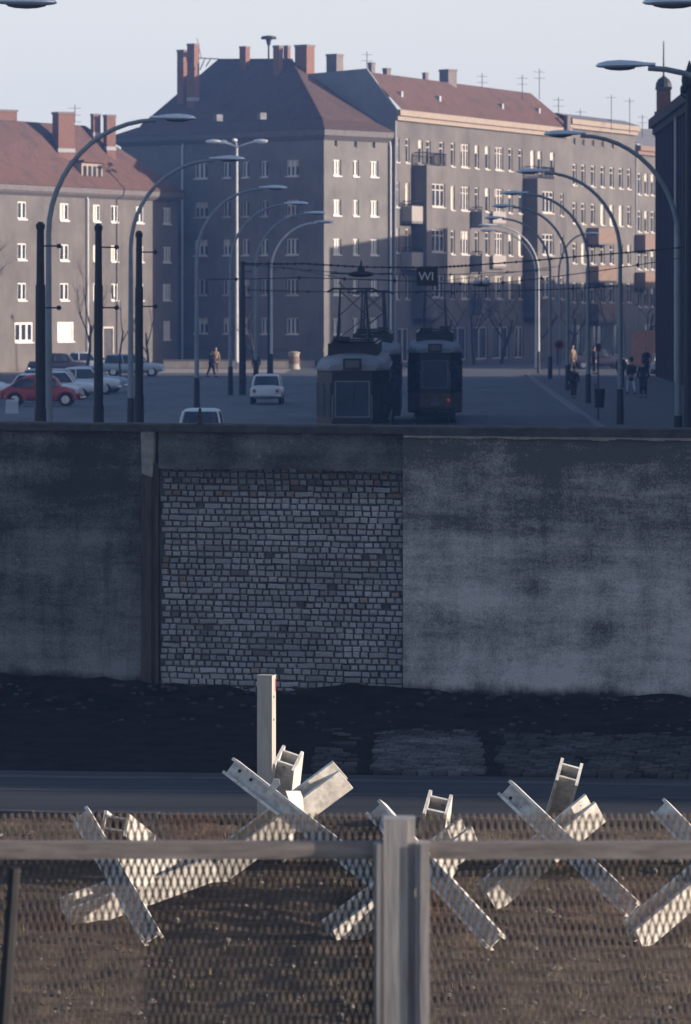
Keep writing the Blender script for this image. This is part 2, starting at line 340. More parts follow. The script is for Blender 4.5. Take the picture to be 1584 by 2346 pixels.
for v, w in ((0.15, 0.10), (1.25, 0.05), (3.1, 0.16)):
    n = 90
    for i in range(n):
        u0 = -14 + 40 * i / n; u1 = -14 + 40 * (i + 1) / n
        a0 = hn(u0, v, 0.5, 0.09); a1 = hn(u1, v, 0.5, 0.09); w0 = w * (1 + hn(u0, v, 2, 0.9, 4)); w1 = w * (1 + hn(u1, v, 2, 0.9, 4))
        b.quad(rpt(u0, v + a0 + w0, 0.004), rpt(u1, v + a1 + w1, 0.004), rpt(u1, v + a1 - w1, 0.004), rpt(u0, v + a0 - w0, 0.004))
struct(b.build('road_seams', M['tar']))
b = MB()
for i in range(60):
    u = -14 + i * 0.62
    b.box(rpt(u, 3.52, -0.02 + hn(u, 1, 2, 0.02)), (0.6, 0.16, 0.2), Matrix.Rotation(math.atan2(RD.y, RD.x), 3, 'Z'))
struct(b.build('road_kerb', M['coping']))

# cobbles of the old roadway, real setts with tone per stone
def attr_mesh(name, boxes, m, parent=None):
    """boxes: (centre, size, rot, tone) -> one mesh with a tone per piece"""
    vs = []; fs = []; tones = []
    off = Vector(parent.location) if parent else Vector((0, 0, 0))
    for c, sz, rot, tone in boxes:
        n = len(vs); h = Vector(sz) / 2; e = min(h) * 0.36
        for z in (-1, 1):                       # chamfered outer face along local -y
            for x in (-1, 1): vs.append(c + rot @ Vector((x * h.x, h.y, z * h.z)) - off)
        for z in (-1, 1):
            for x in (-1, 1): vs.append(c + rot @ Vector((x * h.x, -h.y + e, z * h.z)) - off)
        for z in (-1, 1):
            for x in (-1, 1): vs.append(c + rot @ Vector((x * (h.x - e), -h.y + random.uniform(-.3, .3) * e, z * (h.z - e))) - off)
        q = [(0, 1, 5, 4), (1, 3, 7, 5), (3, 2, 6, 7), (2, 0, 4, 6), (4, 5, 9, 8), (5, 7, 11, 9), (7, 6, 10, 11), (6, 4, 8, 10), (8, 9, 11, 10)]
        fs += [tuple(i + n for i in f) for f in q]; tones += [tone] * 12
    me = bpy.data.meshes.new(name); me.from_pydata([tuple(v) for v in vs], [], fs)
    ca = me.color_attributes.new('tone', 'FLOAT_COLOR', 'POINT')
    ca.data.foreach_set('color', [x for t in tones for x in (*t, 1.0)])
    bm = bmesh.new(); bm.from_mesh(me); bmesh.ops.recalc_face_normals(bm, faces=bm.faces); bm.to_mesh(me); bm.free()
    me.materials.append(m); o = bpy.data.objects.new(name, me); C.objects.link(o)
    if parent: o.parent = parent
    return o
setts = []
rx = Matrix.Rotation(R(-90), 3, 'X')
for j in range(44):
    for i in range(-60, 100):
        v = -0.42 - j * 0.128; u = i * 0.16 + (j % 2) * 0.08
        p = rpt(u + 4.6, v, 0)
        X = p.x
        if not (-1.15 < X < 5.5): continue
        if 0.62 < X < 0.85 or -0.75 < X < -0.5: continue      # slots of the lifted tram rails
        far = j / 44.0
        keep = 1.0 if (-0.5 < X < 0.62) else (0.72 if X > 0.85 else 0.45)
        if random.random() > keep * (1.15 - 0.75 * max(0, far - 0.3) * (1 if X > 0.9 else 0.6)): continue
        g = random.uniform(0.03, 0.08) * (1.15 if -0.5 < X < 0.62 else 0.7) * (1 + hn(p.x, p.y, 1.3, 0.6))
        setts.append((p + Vector((0, 0, 0.015 + random.uniform(0, .016) + hn(p.x, p.y, 2, .02))), (0.145, 0.05, 0.112), rx @ Matrix.Rotation(random.uniform(-.08, .08), 3, 'Y'), (g, g * 0.98, g * 1.0)))
M['sett'] = attr_mat('granite_setts')
struct(attr_mesh('cobblestones', setts, M['sett']))

# the street beyond the wall
struct(MB().quad((-60, 52, 0.0), (6.8, 48.5, 0.0), (6.8, 262, 0.0), (-60, 262, 0.0)).build('street', M['street']))
struct(MB().quad((-60, 262, 0.0), (60, 262, 0.0), (60, 420, 0.0), (-60, 420, 0.0)).build('street_junction', M['street']))
b = MB()
n = 60
for i in range(n):
    y0 = 48 + (258 - 48) * i / n; y1 = 48 + (258 - 48) * (i + 1) / n
    b.box((6.95, (y0 + y1) / 2, 0.03), (0.3, (y1 - y0) - 0.03, 0.2))
struct(b.build('pavement_kerb', M['kerb']))
struct(MB().box((21, 153, 0.0), (27.8, 210, 0.22)).build('pavement', M['pave']))
b = MB()
for x0 in (-2.15, 0.4):
    for dx in (-0.72, 0.72):
        b.quad((x0 + dx - .04, 55, 0.005), (x0 + dx + .04, 55, 0.005), (x0 + dx + .04, 300, 0.005), (x0 + dx - .04, 300, 0.005))
M['steelrail'] = mat('worn_rail_steel', (0.2, 0.2, 0.21), 0.35, 0.1, 3, metal=0.7)
struct(b.build('tram_rails', M['steelrail']))
M['sand'] = mat('light_gravel', (0.30, 0.26, 0.22), 0.95, 0.2, 1.5)
struct(MB().quad((-60, 268, 0.006), (-9.5, 268, 0.006), (-9.5, 284, 0.006), (-60, 284, 0.006)).build('far_pavement', M['sand']))

# rubble
def rock_mb(b, c, r):
    rings = []; n = 6; off = random.uniform(0, 99)
    for j, t in enumerate((-0.95, -0.5, 0.05, 0.55, 0.92)):
        z = math.sin(t * math.pi / 2); q = math.cos(t * math.pi / 2) + 0.05
        rings.append([Vector(c) + Vector((math.cos(a) * q * r * random.uniform(.75, 1.2), math.sin(a) * q * r * random.uniform(.75, 1.2), z * r * 0.6)) for a in [2 * math.pi * k / n for k in range(n)]])
    b.loft(rings)
b = MB()
for i in range(1500):
    p = rpt(random.uniform(-5, 12), random.uniform(3.9, 16.5), 0); r = 0.012 * (1 / random.uniform(0.16, 1.0)) ** 0.8
    rock_mb(b, (p.x, p.y, soil_h(p.x, p.y, 0, 0) + r * .2), r)
tag(b.build('soil_rubble', M['rock']), 'small grey stones and rubble strewn over the brown soil behind the mesh fence', 'rubble', kind='stuff')
M['darkstone'] = mat('dark_rubble', (0.03, 0.027, 0.025), 0.95, 0.5, 9, bump=0.4)
b = MB()
for i in range(260):
    p = wpt(random.uniform(-1, 11), 0.3 + random.random() ** 2 * 2.8, 0); r = random.uniform(0.02, 0.055)
    rock_mb(b, (p.x, p.y, 0.02 + max(0, (1 - (p - wpt(0, 0, 0)).dot(WN) / 5.5)) ** 3 * 0.24 + hn(p.x, p.y, 1, .04)), r)
tag(b.build('wall_rubble', M['darkstone']), 'dark broken stones lying along the foot of the border wall', 'rubble', kind='stuff')
# dry weeds: tufts on the soil
b = MB()
for i in range(700):
    p = rpt(random.uniform(-5, 12), random.uniform(3.9, 16.5), 0)
    if noise.noise(Vector((p.x * 0.5, p.y * 0.5, 3))) < 0.0: continue
    for k in range(7):
        q = p + Vector((random.uniform(-.06, .06), random.uniform(-.06, .06), 0)); z = soil_h(q.x, q.y, 0, 0); h = random.uniform(.03, .10)
        a = Vector((random.uniform(-.04, .04), random.uniform(-.04, .04), h)); w = Vector((0.004, 0.002, 0)); q.z = z - .01
        b.quad(q - w, q + w, q + a + w * .2, q + a - w * .2)
M['weed'] = mat('dry_grass', (0.12, 0.10, 0.055), 0.9, 0.35, 4)
tag(b.build('dry_grass', M['weed'], fix=False), 'sparse tufts of dry grass on the brown soil', 'grass', kind='stuff')

# ================================================================== BORDER WALL
def upx(px):                          # distance along the wall seen at that column
    k = (px - VX) / F; return (k * WO.y - WO.x) / (WD.x - k * WD.y)
WH = 3.5
wall = thing('border_wall', 'long grey border wall with a bricked-up middle bay, rendered bays either side and dark coping', 'wall', tuple(wpt(upx(790), 0.1, 0)))
def panel(name, u0, u1, z0, z1, v, m, nx, nz, amp, th=0.3, rag=0):
    b = MB(); vs = []; fs = []
    for j in range(nz + 1):
        for i in range(nx + 1):
            u = u0 + (u1 - u0) * i / nx; z = z0 + (z1 - z0) * j / nz
            d = (noise.noise(Vector((u * 1.1, z * 1.1, v))) * amp + noise.noise(Vector((u * 5, z * 5, v + 3))) * amp * 0.35) * min(1, 4 * min(i, nx - i) / nx)
            d -= rag * max(0, 1 - (z - z0) / 0.35) * abs(noise.noise(Vector((u * 3, z * 4, 1)))) 
            vs.append(wpt(u, v + d, z))
    for j in range(nz):
        for i in range(nx):
            a = j * (nx + 1) + i; fs.append((a, a + 1, a + nx + 2, a + nx + 1))
    b.add(vs, fs)
    # solid body behind
    b.hexa([wpt(u0, v - 0.03 - amp, z0), wpt(u1, v - 0.03 - amp, z0), wpt(u1, v - th, z0), wpt(u0, v - th, z0),
            wpt(u0, v - 0.03 - amp, z1), wpt(u1, v - 0.03 - amp, z1), wpt(u1, v - th, z1), wpt(u0, v - th, z1)])
    return b.build(name, m, wall, smooth=False)
uL, uP0, uP1, uB0, uB1, uR = -9.0, upx(326), upx(362), upx(368), upx(925), 26.0
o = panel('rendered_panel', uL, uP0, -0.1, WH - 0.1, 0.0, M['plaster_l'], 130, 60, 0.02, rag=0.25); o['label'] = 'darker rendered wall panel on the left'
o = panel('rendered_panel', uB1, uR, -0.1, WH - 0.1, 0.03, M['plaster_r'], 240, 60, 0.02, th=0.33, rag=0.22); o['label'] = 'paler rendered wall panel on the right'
o = panel('concrete_lintel', uP1 + 0.004, uB1 - 0.004, 2.93, WH - 0.1, -0.01, M['lintel'], 60, 12, 0.012)
panel('brick_backing', uP1 + 0.003, uB1 - 0.003, -0.1, 2.92, -0.075, M['mortar'], 40, 30, 0.006, th=0.23)
# brick infill, course by course
bricks = []; wrot = Matrix(((WD.x, -WN.x, 0), (WD.y, -WN.y, 0), (0, 0, 1)))
z = -0.02; j = 0
while z < 2.91:
    ch = 0.0765 + random.uniform(-.003, .003); u = uP1 + 0.02 + random.uniform(0, .07)
    wob = random.uniform(-.006, .006); stretch_row = random.random() < 0.3
    while u < uB1 - 0.05:
        L = (0.235 if random.random() < (0.22 if stretch_row else 0.05) else 0.104) + random.uniform(-.018, .014)
        L = min(L, uB1 - 0.006 - u)
        if random.random() < 0.06: u += random.uniform(.006, .02); L = min(L, uB1 - 0.006 - u)
        hh = ch - 0.010 - random.uniform(0, .012)
        t = noise.noise(Vector((u * 0.9, z * 1.1, 4))) * 0.55 + noise.noise(Vector((u * 4, z * 4, 8))) * 0.4
        zz = z / 2.9
        g = 0.225 + 0.13 * t + random.uniform(-0.035, 0.035)
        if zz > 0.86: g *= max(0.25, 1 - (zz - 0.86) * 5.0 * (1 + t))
        if random.random() < 0.03: g *= 0.55
        g = max(0.02, g)
        g *= 1.0 + 0.35 * noise.noise(Vector((u * 1.7, z * 2.2, 21)))
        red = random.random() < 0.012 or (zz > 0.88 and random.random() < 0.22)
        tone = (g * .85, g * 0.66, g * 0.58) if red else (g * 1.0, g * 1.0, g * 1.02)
        if not (random.random() < 0.012 or (z < 0.12 and random.random() < 0.4)):
            rot = wrot @ Matrix.Rotation(random.uniform(-.06, .06), 3, 'Y') @ Matrix.Rotation(random.uniform(-.05, .05), 3, 'Z')
            bricks.append((wpt(u + L / 2, -0.042 + random.uniform(-.016, .012), z + hh / 2 + wob * math.sin(u * 3) + random.uniform(-.003, .003)), (L - 0.007 - random.uniform(0, .012), 0.06, hh), rot, tone))
        u += L + 0.007
    z += ch; j += 1
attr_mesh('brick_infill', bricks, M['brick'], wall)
# steel/concrete post between the bays
b = MB(); w = uP1 - uP0
b.hexa([wpt(uP0 + .002, 0.035, -0.1), wpt(uP0 + w * .62, 0.035, -0.1), wpt(uP0 + w * .62, -.3, -0.1), wpt(uP0 + .002, -.3, -0.1), wpt(uP0 + .002, 0.035, 2.85), wpt(uP0 + w * .62, 0.035, 2.85), wpt(uP0 + w * .62, -.3, 2.85), wpt(uP0 + .002, -.3, 2.85)])
b.hexa([wpt(uP0 + w * .64, 0.0, -0.1), wpt(uP0 + w * .86, 0.0, -0.1), wpt(uP0 + w * .86, -.3, -0.1), wpt(uP0 + w * .64, -.3, -0.1), wpt(uP0 + w * .64, 0.0, 3.0), wpt(uP0 + w * .86, 0.0, 3.0), wpt(uP0 + w * .86, -.3, 3.0), wpt(uP0 + w * .64, -.3, 3.0)])
b.hexa([wpt(uP0 + w * .88, 0.02, -0.1), wpt(uP1, 0.02, -0.1), wpt(uP1, -.3, -0.1), wpt(uP0 + w * .88, -.3, -0.1), wpt(uP0 + w * .88, 0.02, 3.0), wpt(uP1, 0.02, 3.0), wpt(uP1, -.3, 3.0), wpt(uP0 + w * .88, -.3, 3.0)])
b.build('wall_post', M['beamrust'], wall)
b = MB(); b.hexa([wpt(uP0 + .01, 0.045, 2.87), wpt(uP0 + w * .7, 0.045, 2.82), wpt(uP0 + w * .7, -.28, 2.82), wpt(uP0 + .01, -.28, 2.87), wpt(uP0, 0.05, WH - .1), wpt(uP0 + w * .8, 0.05, WH - .1), wpt(uP0 + w * .8, -.28, WH - .1), wpt(uP0, -.28, WH - .1)])
b.build('post_cap', M['chalk'], wall)
# coping: rough continuous cap
b = MB(); rings = []
for i in range(221):
    u = uL + (uR - uL) * i / 220; a = hn(u, 0, 1.2, 0.012) + hn(u, 0, 6, 0.006, 3); th = 0.10 if u < uB1 else 0.115
    rings.append([wpt(u, 0.07 + a, WH - th), wpt(u, 0.075 + a, WH - 0.02), wpt(u, 0.05, WH + a * .6), wpt(u, -0.33, WH + a * .6), wpt(u, -0.36, WH - 0.1)])
b.loft(rings); b.build('coping', M['coping'], wall)
b = MB()                                # thin pale render edge under the right coping
for i in range(120):
    u0 = uB1 + 0.02 + i * 0.1; hh = 0.03 + hn(u0, 2, 3, 0.04)
    if hh > 0.012: b.box(wpt(u0 + .05, 0.055, WH - 0.118 - hh / 2), (0.098, 0.02, hh), Matrix.Rotation(math.atan2(WD.y, WD.x), 3, 'Z'))
b.build('render_edge', M['chalk'], wall)
# fallen-render patches
# small iron stub on the wall
p = ppt(459, 968, 48.9)
st = thing('iron_stub', 'short dark iron stub standing up from the coping in front of the car roof', 'stub', (p.x, p.y, WH))
MB().tube([(p.x, p.y, WH - .01), (p.x - .01, p.y, WH + .12), (p.x, p.y, WH + .2)], [.03, .026, .016], 8).build('rod', M['dark'], st)
MB().lathe([(.045, WH + .002), (.045, WH + .02), (.03, WH + .03)], (p.x, p.y, 0), 10).build('collar', M['dark'], st)

# ================================================================== MESH FENCE
FY = 14.0; FS = F / FY
def fx(px): return (px - VX) / FS
def fz(py): return EYE - (py - VY) / FS
fence = thing('mesh_fence', 'expanded-metal mesh fence with grey post and horizontal rails, nearest the camera', 'fence', (fx(916), FY, 0))
def mesh_panel(x0, x1, z0, z1):
    sw, lw = 0.0262, 0.0415            # half-height of a diamond = lw
    vs = []; fs = []
    nx = int((x1 - x0) / (sw / 2)); nz = int((z1 - z0) / lw)
    wd, th = 0.0036, 0.0022
    for i in range(nx + 1):
        xc = x0 + sw / 2 * (i + .5); sgn = 1 if i % 2 else -1
        n0 = len(vs)
        for j in range(nz * 2 + 1):
            z = z1 - j * lw / 2
            ph = j % 4                       # short straight knuckles, slanted strands
            dx = {0: -1, 1: 0, 2: 1, 3: 0}[ph] * sgn * sw / 4 * (0.9 + 0.12 * noise.noise(Vector((xc * 9, z * 9, 1)))) + 0.005 * noise.noise(Vector((xc * 1.7, z * 1.7, 9)))
            zz = z + random.uniform(-.0012, .0012) + 0.004 * noise.noise(Vector((xc * 2.2, z * 2.2, 5)))
            w = wd * (1.25 if ph in (0, 2) else 0.85)
            bow = 0.012 * math.sin(xc * 2.1 + 1) * math.sin(z * 1.7)
            for sx, sy in ((-1, -1), (1, -1), (1, 1), (-1, 1)):
                vs.append((xc + dx + sx * w, FY + 0.05 + bow + sy * th + sx * 0.0016, zz))
        for j in range(nz * 2):
            for k in range(4):
                a = n0 + j * 4 + k; b_ = n0 + j * 4 + (k + 1) % 4
                fs.append((a, b_, b_ + 4, a + 4))
    mb = MB(); mb.v = [Vector(v) for v in vs]; mb.f = fs
    return mb.build('mesh_panel', M['mesh'], fence, fix=False)
ztop = fz(1868)
mesh_panel(fx(-900), fx(872), 0.05, ztop); mesh_panel(fx(962), fx(2500), 0.05, ztop)
zr1, zr0 = fz(1927), fz(1966)
for a, c in ((-900, 858), (986, 2500)):
    b = MB(); b.box(((fx(a) + fx(c)) / 2, FY - .005, (zr0 + zr1) / 2), (fx(c) - fx(a), 0.05, zr1 - zr0))
    o = b.build('rail', M['rail'], fence)
    MB().box(((fx(a) + fx(c)) / 2, FY, 0.25), (fx(c) - fx(a), 0.045, 0.06)).build('rail', M['rail'], fence)
zt = fz(1872)
b = MB()                                 # fluted post: core with a deep groove on its right
b.box(((fx(880) + fx(935)) / 2, FY - 0.01, zt / 2), (fx(935) - fx(880), 0.12, zt))
b.box(((fx(935) + fx(952)) / 2, FY - 0.03, zt / 2), (fx(952) - fx(935) - .0005, 0.03, zt - .001))
b.build('post', M['fence_c'], fence)
b = MB(); b.box((fx(943.5), FY + .012, (zt + fz(1925)) / 2), (fx(952) - fx(935) - .001, 0.07, zt - fz(1925))); b.build('post_head', M['fence_c'], fence)
zc = fz(1926)
for a, c, d in ((857, 879.5, 0.0), (952.5, 985, -0.004)):
    b = MB(); b.box(((fx(a) + fx(c)) / 2, FY - .02 + d, zc / 2), (fx(c) - fx(a), 0.09, zc))
    b.box(((fx(a) + fx(c)) / 2 + .0, FY - .072 + d, zc / 2), ((fx(c) - fx(a)) * .35, 0.012, zc - .004)); b.build('side_channel', M['fence_c'], fence)

st = thing('leaning_stake', 'thin black stake leaning against the mesh at the left edge of the photo', 'stake', ((-88 - VX) * 13.85 / F, 13.85, 0))
MB().tube([ppt(-88, 3660, 13.85), ppt(12, 2300, 13.85), ppt(34, 1988, 13.85)], [.03, .026, .021], 8).build('stake_rod', M['dark'], st)
MB().tube([ppt(-89, 3680, 13.85), ppt(-84, 3600, 13.85)], [.05, .03], 8).build('stake_foot', M['dark'], st)

# ================================================================== HEDGEHOGS
def ibeam(b, p0, p1, wn, w=0.17, h=0.17, tf=0.026, tw=0.016, webs=1, fl=None):
    """I-section from p0 to p1; wn = rough direction the web faces; flanges sit at +-h/2 across it"""
    p0 = Vector(p0); p1 = Vector(p1); t = (p1 - p0).normalized(); wn = Vector(wn)
    if fl is not None: wn = Vector(fl).cross(t)
    wn = (wn - t * wn.dot(t)).normalized(); f = t.cross(wn).normalized()
    def blk(a0, a1, c0, c1, s0=0, s1=0):      # a: along web normal, c: along flange normal
        vs = []
        for p, s in ((p0 + t * s0, 0), (p1 - t * s1, 1)):
            for a, c in ((a0, c0), (a1, c0), (a1, c1), (a0, c1)): vs.append(p + wn * a + f * c)
        b.hexa(vs)
    blk(-w / 2, w / 2, h / 2 - tf, h / 2); blk(-w / 2, w / 2, -h / 2, -h / 2 + tf)
    if webs == 1: blk(-tw / 2, tw / 2, -h / 2 + tf, h / 2 - tf, .002, .002)
    else:
        for s in (-1, 1): blk(s * w * .27 - tw / 2, s * w * .27 + tw / 2, -h / 2 + tf, h / 2 - tf, .002, .002)
    return t, wn, f
HG = 'anti-vehicle hedgehogs in a row on the soil strip'
def hedgehog(label, A, B, Cc, plates, size=0.17):
    root_p = gpt(*A['foot']); o = thing('hedgehog', label, 'hedgehog', (root_p.x, root_p.y, 0), 0, HG)
    info = {}
    for nm, d in (('a', A), ('b', B), ('c', Cc)):
        f = gpt(*d['foot']); f.z = 0.05; tY = f.y + d['dy']; tp = ppt(d['top'][0], d['top'][1], tY)
        b = MB(); t, wn, fl = ibeam(b, f, tp, d['web'], d.get('w', size), d.get('h', size), webs=d.get('webs', 1), fl=d.get('fl'))
        ob = b.build('beam', M['beam'], o)
        for s in d.get('holes', ()):
            p = tp - t * s[0] + wn * (0.0095) + fl * s[1]
            q = MB(); n = 10
            x = t; y = fl; ring = [p + (x * math.cos(2 * math.pi * k / n) + y * math.sin(2 * math.pi * k / n)) * 0.016 for k in range(n)]
            q.prism(ring, wn * 0.003); q.build('bolt_hole', M['sheet'], ob)
    for pl in plates:                     # gusset plates: px polygon at depth
        Y = pl[0]; pts = [ppt(x, y, Y + (pl[2] * (x - pl[1][0][0]) if len(pl) > 2 else 0)) for x, y in pl[1]]
        MB().prism(pts, Vector((0.0, 0.02, 0))).build('gusset_plate', M['beam'], o)
    return o
cw = (0.12, -1, 0.25)
hedgehog('tallest hedgehog, standing in front of the pale square marker post',
         dict(foot=(905, 2062), top=(529, 1757), dy=1.0, web=cw, fl=(.6, .02, .65), w=.14, h=.165, holes=((0.10, 0.02), (0.24, 0.02))),
         dict(foot=(636, 1978), top=(661, 1736), dy=-0.9, web=cw, fl=(.75, -.6, .3), webs=2, w=0.24, h=0.2),
         dict(foot=(470, 2022), top=(786, 1774), dy=0.0, web=cw, fl=(.37, -.82, -.47), w=0.25, h=0.17),
         [(33.45, [(655, 1812), (688, 1812), (694, 1826), (698, 1872), (680, 1852), (664, 1836)], 0.003),
          (33.3, [(604, 1830), (628, 1784), (640, 1786), (642, 1797), (618, 1828)], -0.001)])
hedgehog('rightmost complete hedgehog, its upright twin-web beam leaning right',
         dict(foot=(1452, 2100), top=(1161, 1808), dy=0.9, web=cw, fl=(.6, .02, .65), w=.14, h=.165, holes=((0.09, -0.03),)),
         dict(foot=(1246, 1985), top=(1305, 1768), dy=-1.1, web=cw, fl=(.75, -.6, .3), webs=2, w=0.24, h=0.2),
         dict(foot=(1116, 2072), top=(1364, 1850), dy=0.3, web=cw, fl=(.37, -.82, -.47), w=0.25, h=0.17),
         [(32.75, [(1268, 1888), (1290, 1865), (1306, 1868), (1306, 1925), (1296, 1912)], 0.003)])
hedgehog('hedgehog half hidden behind the grey fence post',
         dict(foot=(1137, 2174), top=(861, 1853), dy=0.9, web=cw, fl=(.6, .02, .65), w=.14, h=.165),
         dict(foot=(985, 2060), top=(1003, 1842), dy=-1.0, web=cw, fl=(.75, -.6, .3), webs=2, w=0.24, h=0.2),
         dict(foot=(760, 2160), top=(1078, 1908), dy=0.5, web=cw, fl=(.37, -.82, -.47), w=0.25, h=0.17),
         [(31.0, [(984, 1962), (1030, 1962), (1050, 1990), (1030, 2020)], 0.003)])
hedgehog('leftmost hedgehog, lying lower, with one beam pointing at the camera',
         dict(foot=(350, 2166), top=(186, 1866), dy=0.8, web=cw, fl=(.9, -.02, .4), w=.13, h=.16),
         dict(foot=(372, 1985), top=(264, 1886), dy=-2.2, web=(0.1, -0.2, 1), webs=2, w=0.19, h=0.22),
         dict(foot=(150, 2112), top=(488, 1975), dy=0.6, web=cw, fl=(.37, -.82, -.47), w=0.25, h=0.19),
         [(31.6, [(268, 1962), (372, 1962), (352, 2020), (322, 2036), (305, 2025)], 0.003), (32.0, [(372, 1955), (455, 1955), (470, 1992), (345, 2050)], 0.003)])
hedgehog('hedgehog cut off by the right edge of the photo',
         dict(foot=(1790, 2150), top=(1513, 1851), dy=1.0, web=cw, fl=(.6, .02, .65), w=.14, h=.165, holes=((0.12, 0.0),)),
         dict(foot=(1640, 2060), top=(1668, 1810), dy=-1.0, web=cw, fl=(.75, -.6, .3), webs=2, w=0.24, h=0.2),
         dict(foot=(1452, 2160), top=(1755, 1890), dy=0.5, web=cw, fl=(.37, -.82, -.47), w=0.25, h=0.17), [])

mp = gpt(611, 1893)
post = thing('marker_post', 'tall pale square post standing behind the tallest hedgehog', 'post', (mp.x, mp.y, 0))
ps = F / mp.y; zt = EYE - (1548 - VY) / ps; rz = Matrix.Rotation(R(24), 3, 'Z')
MB().box((mp.x, mp.y, zt / 2), (0.15, 0.12, zt), Matrix.Rotation(R(-16), 3, 'Z')).build('shaft', M['postw'], post)
q = Matrix.Rotation(R(-16), 3, 'Z')
b = MB(); b.box(Vector((mp.x, mp.y, zt - 0.09)) + q @ Vector((0.0765, 0.045, 0)), (0.003, 0.02, 0.12), q); b.build('red_mark', M['red'], post)
b = MB(); b.box((mp.x, mp.y, zt + 0.004), (0.156, 0.126, 0.008), q); b.build('post_cap', M['postw'], post)
b = MB()
for z in (zt - .2, zt - .42): b.box(Vector((mp.x, mp.y, z)) + q @ Vector((0.0765, -.005, 0)), (0.003, 0.02, 0.02), q)
b.build('bolt_holes', M['sheet'], post)

# ================================================================== BUILDINGS
class Facade:
    """A wall plane from P0 to P1 (left to right as seen), outward normal towards the camera."""
    def __init__(s, P0, P1):
        s.P0 = Vector((P0[0], P0[1], 0)); s.P1 = Vector((P1[0], P1[1], 0)); d = s.P1 - s.P0; s.L = d.length; s.d = d / s.L
        s.n = Vector((s.d.y, -s.d.x, 0)); s.wins = []
    def u(s, px):
        k = (px - VX) / F; return (k * s.P0.y - s.P0.x) / (s.d.x - k * s.d.y)
    def z(s, px, py): return EYE - (py - VY) * (s.P0 + s.d * s.u(px)).y / F
    def pt(s, u, z, o=0.0): return s.P0 + s.d * u + s.n * o + Vector((0, 0, z))
    def win(s, pxc, pxw, z0, z1, **k):
        a = s.u(pxc - pxw / 2); c = s.u(pxc + pxw / 2); s.wins.append((a, c, z0, z1, k)); return a, c
    def wall(s, b, z0, z1, rec=0.22, u0=0.0, u1=None):
        u1 = s.L if u1 is None else u1
        us = sorted({u0, u1, *[w[0] for w in s.wins], *[w[1] for w in s.wins]}); zs = sorted({z0, z1, *[w[2] for w in s.wins], *[w[3] for w in s.wins]})
        us = [x for x in us if u0 <= x <= u1]; zs = [x for x in zs if z0 <= x <= z1]
        for i in range(len(us) - 1):
            for j in range(len(zs) - 1):
                uc, zc = (us[i] + us[i + 1]) / 2, (zs[j] + zs[j + 1]) / 2
                if any(w[0] < uc < w[1] and w[2] < zc < w[3] for w in s.wins): continue
                b.quad(s.pt(us[i], zs[j]), s.pt(us[i + 1], zs[j]), s.pt(us[i + 1], zs[j + 1]), s.pt(us[i], zs[j + 1]))
        for a, c, p, q, _ in s.wins:
            b.quad(s.pt(a, p), s.pt(a, q), s.pt(a, q, -rec), s.pt(a, p, -rec)); b.quad(s.pt(c, p), s.pt(c, q), s.pt(c, q, -rec), s.pt(c, p, -rec))
            b.quad(s.pt(a, p), s.pt(c, p), s.pt(c, p, -rec), s.pt(a, p, -rec)); b.quad(s.pt(a, q), s.pt(c, q), s.pt(c, q, -rec), s.pt(a, q, -rec))
            b.quad(s.pt(a, p, -rec), s.pt(c, p, -rec), s.pt(c, q, -rec), s.pt(a, q, -rec))
    def slab(s, b, a, c, z0, z1, o0, o1):
        b.hexa([s.pt(a, z0, o1), s.pt(c, z0, o1), s.pt(c, z0, o0), s.pt(a, z0, o0), s.pt(a, z1, o1), s.pt(c, z1, o1), s.pt(c, z1, o0), s.pt(a, z1, o0)])
    def windows(s, root, frame=M['frame'], rec=0.2):
        for a, c, p, q, k in s.wins:
            b = MB(); t = k.get('t', 0.075); n = k.get('n', 2); o0, o1 = -rec, -rec + k.get('proud', 0.10); g = 0.004
            s.slab(b, a + g, c - g, q - t, q - g, o0, o1); s.slab(b, a + g, c - g, p + g, p + t, o0, o1)
            s.slab(b, a + g, a + t, p + t, q - t, o0, o1); s.slab(b, c - t, c - g, p + t, q - t, o0, o1)
            mt = k.get('m', t * 1.3)
            for i in range(1, n):
                uc = a + (c - a) * i / n; s.slab(b, uc - mt / 2, uc + mt / 2, p + t, q - t, o0, o1 + 0.01)
            if k.get('tr'):
                zt = q - (q - p) * k['tr']; us = [a + t] + [x for i in range(1, n) for x in (a + (c - a) * i / n - mt / 2, a + (c - a) * i / n + mt / 2)] + [c - t]
                for i in range(0, len(us), 2): s.slab(b, us[i], us[i + 1], zt - .04, zt + .04, o0, o1 - .01)
            if k.get('sill', 1): s.slab(b, a - .05, c + .05, p - .09, p - .001, -0.01, 0.07)
            f = b.build('window', k.get('frame', frame), root)
            pb = MB(); pb.quad(s.pt(a + t, p + t, -rec + .02), s.pt(c - t, p + t, -rec + .02), s.pt(c - t, q - t, -rec + .02), s.pt(a + t, q - t, -rec + .02))
            pb.build('pane', k.get('pane', M['glass']), f) if False else fixchild(pb, 'pane', k.get('pane', M['glass']), f, root)
            if k.get('blind'):
                bl = MB(); h = (q - p) * k['blind']; bu0 = a + t + .01; bu1 = c - t - .01
                if k.get('part'): bu1 = a + (c - a) * k['part']
                s.slab(bl, bu0, bu1, q - t - h, q - t - .01, -rec + .03, -rec + .045); fixchild(bl, 'blind', M['blind'], f, root)
def fixchild(mb, name, m, par, root):
    """sub-part: its parent sits at the root's origin"""
    q = Matrix.Rotation(-root.rotation_euler.z, 3, 'Z'); mb.v = [q @ (v - Vector(root.location)) for v in mb.v]
    return mb.build(name, m, par, world=False)

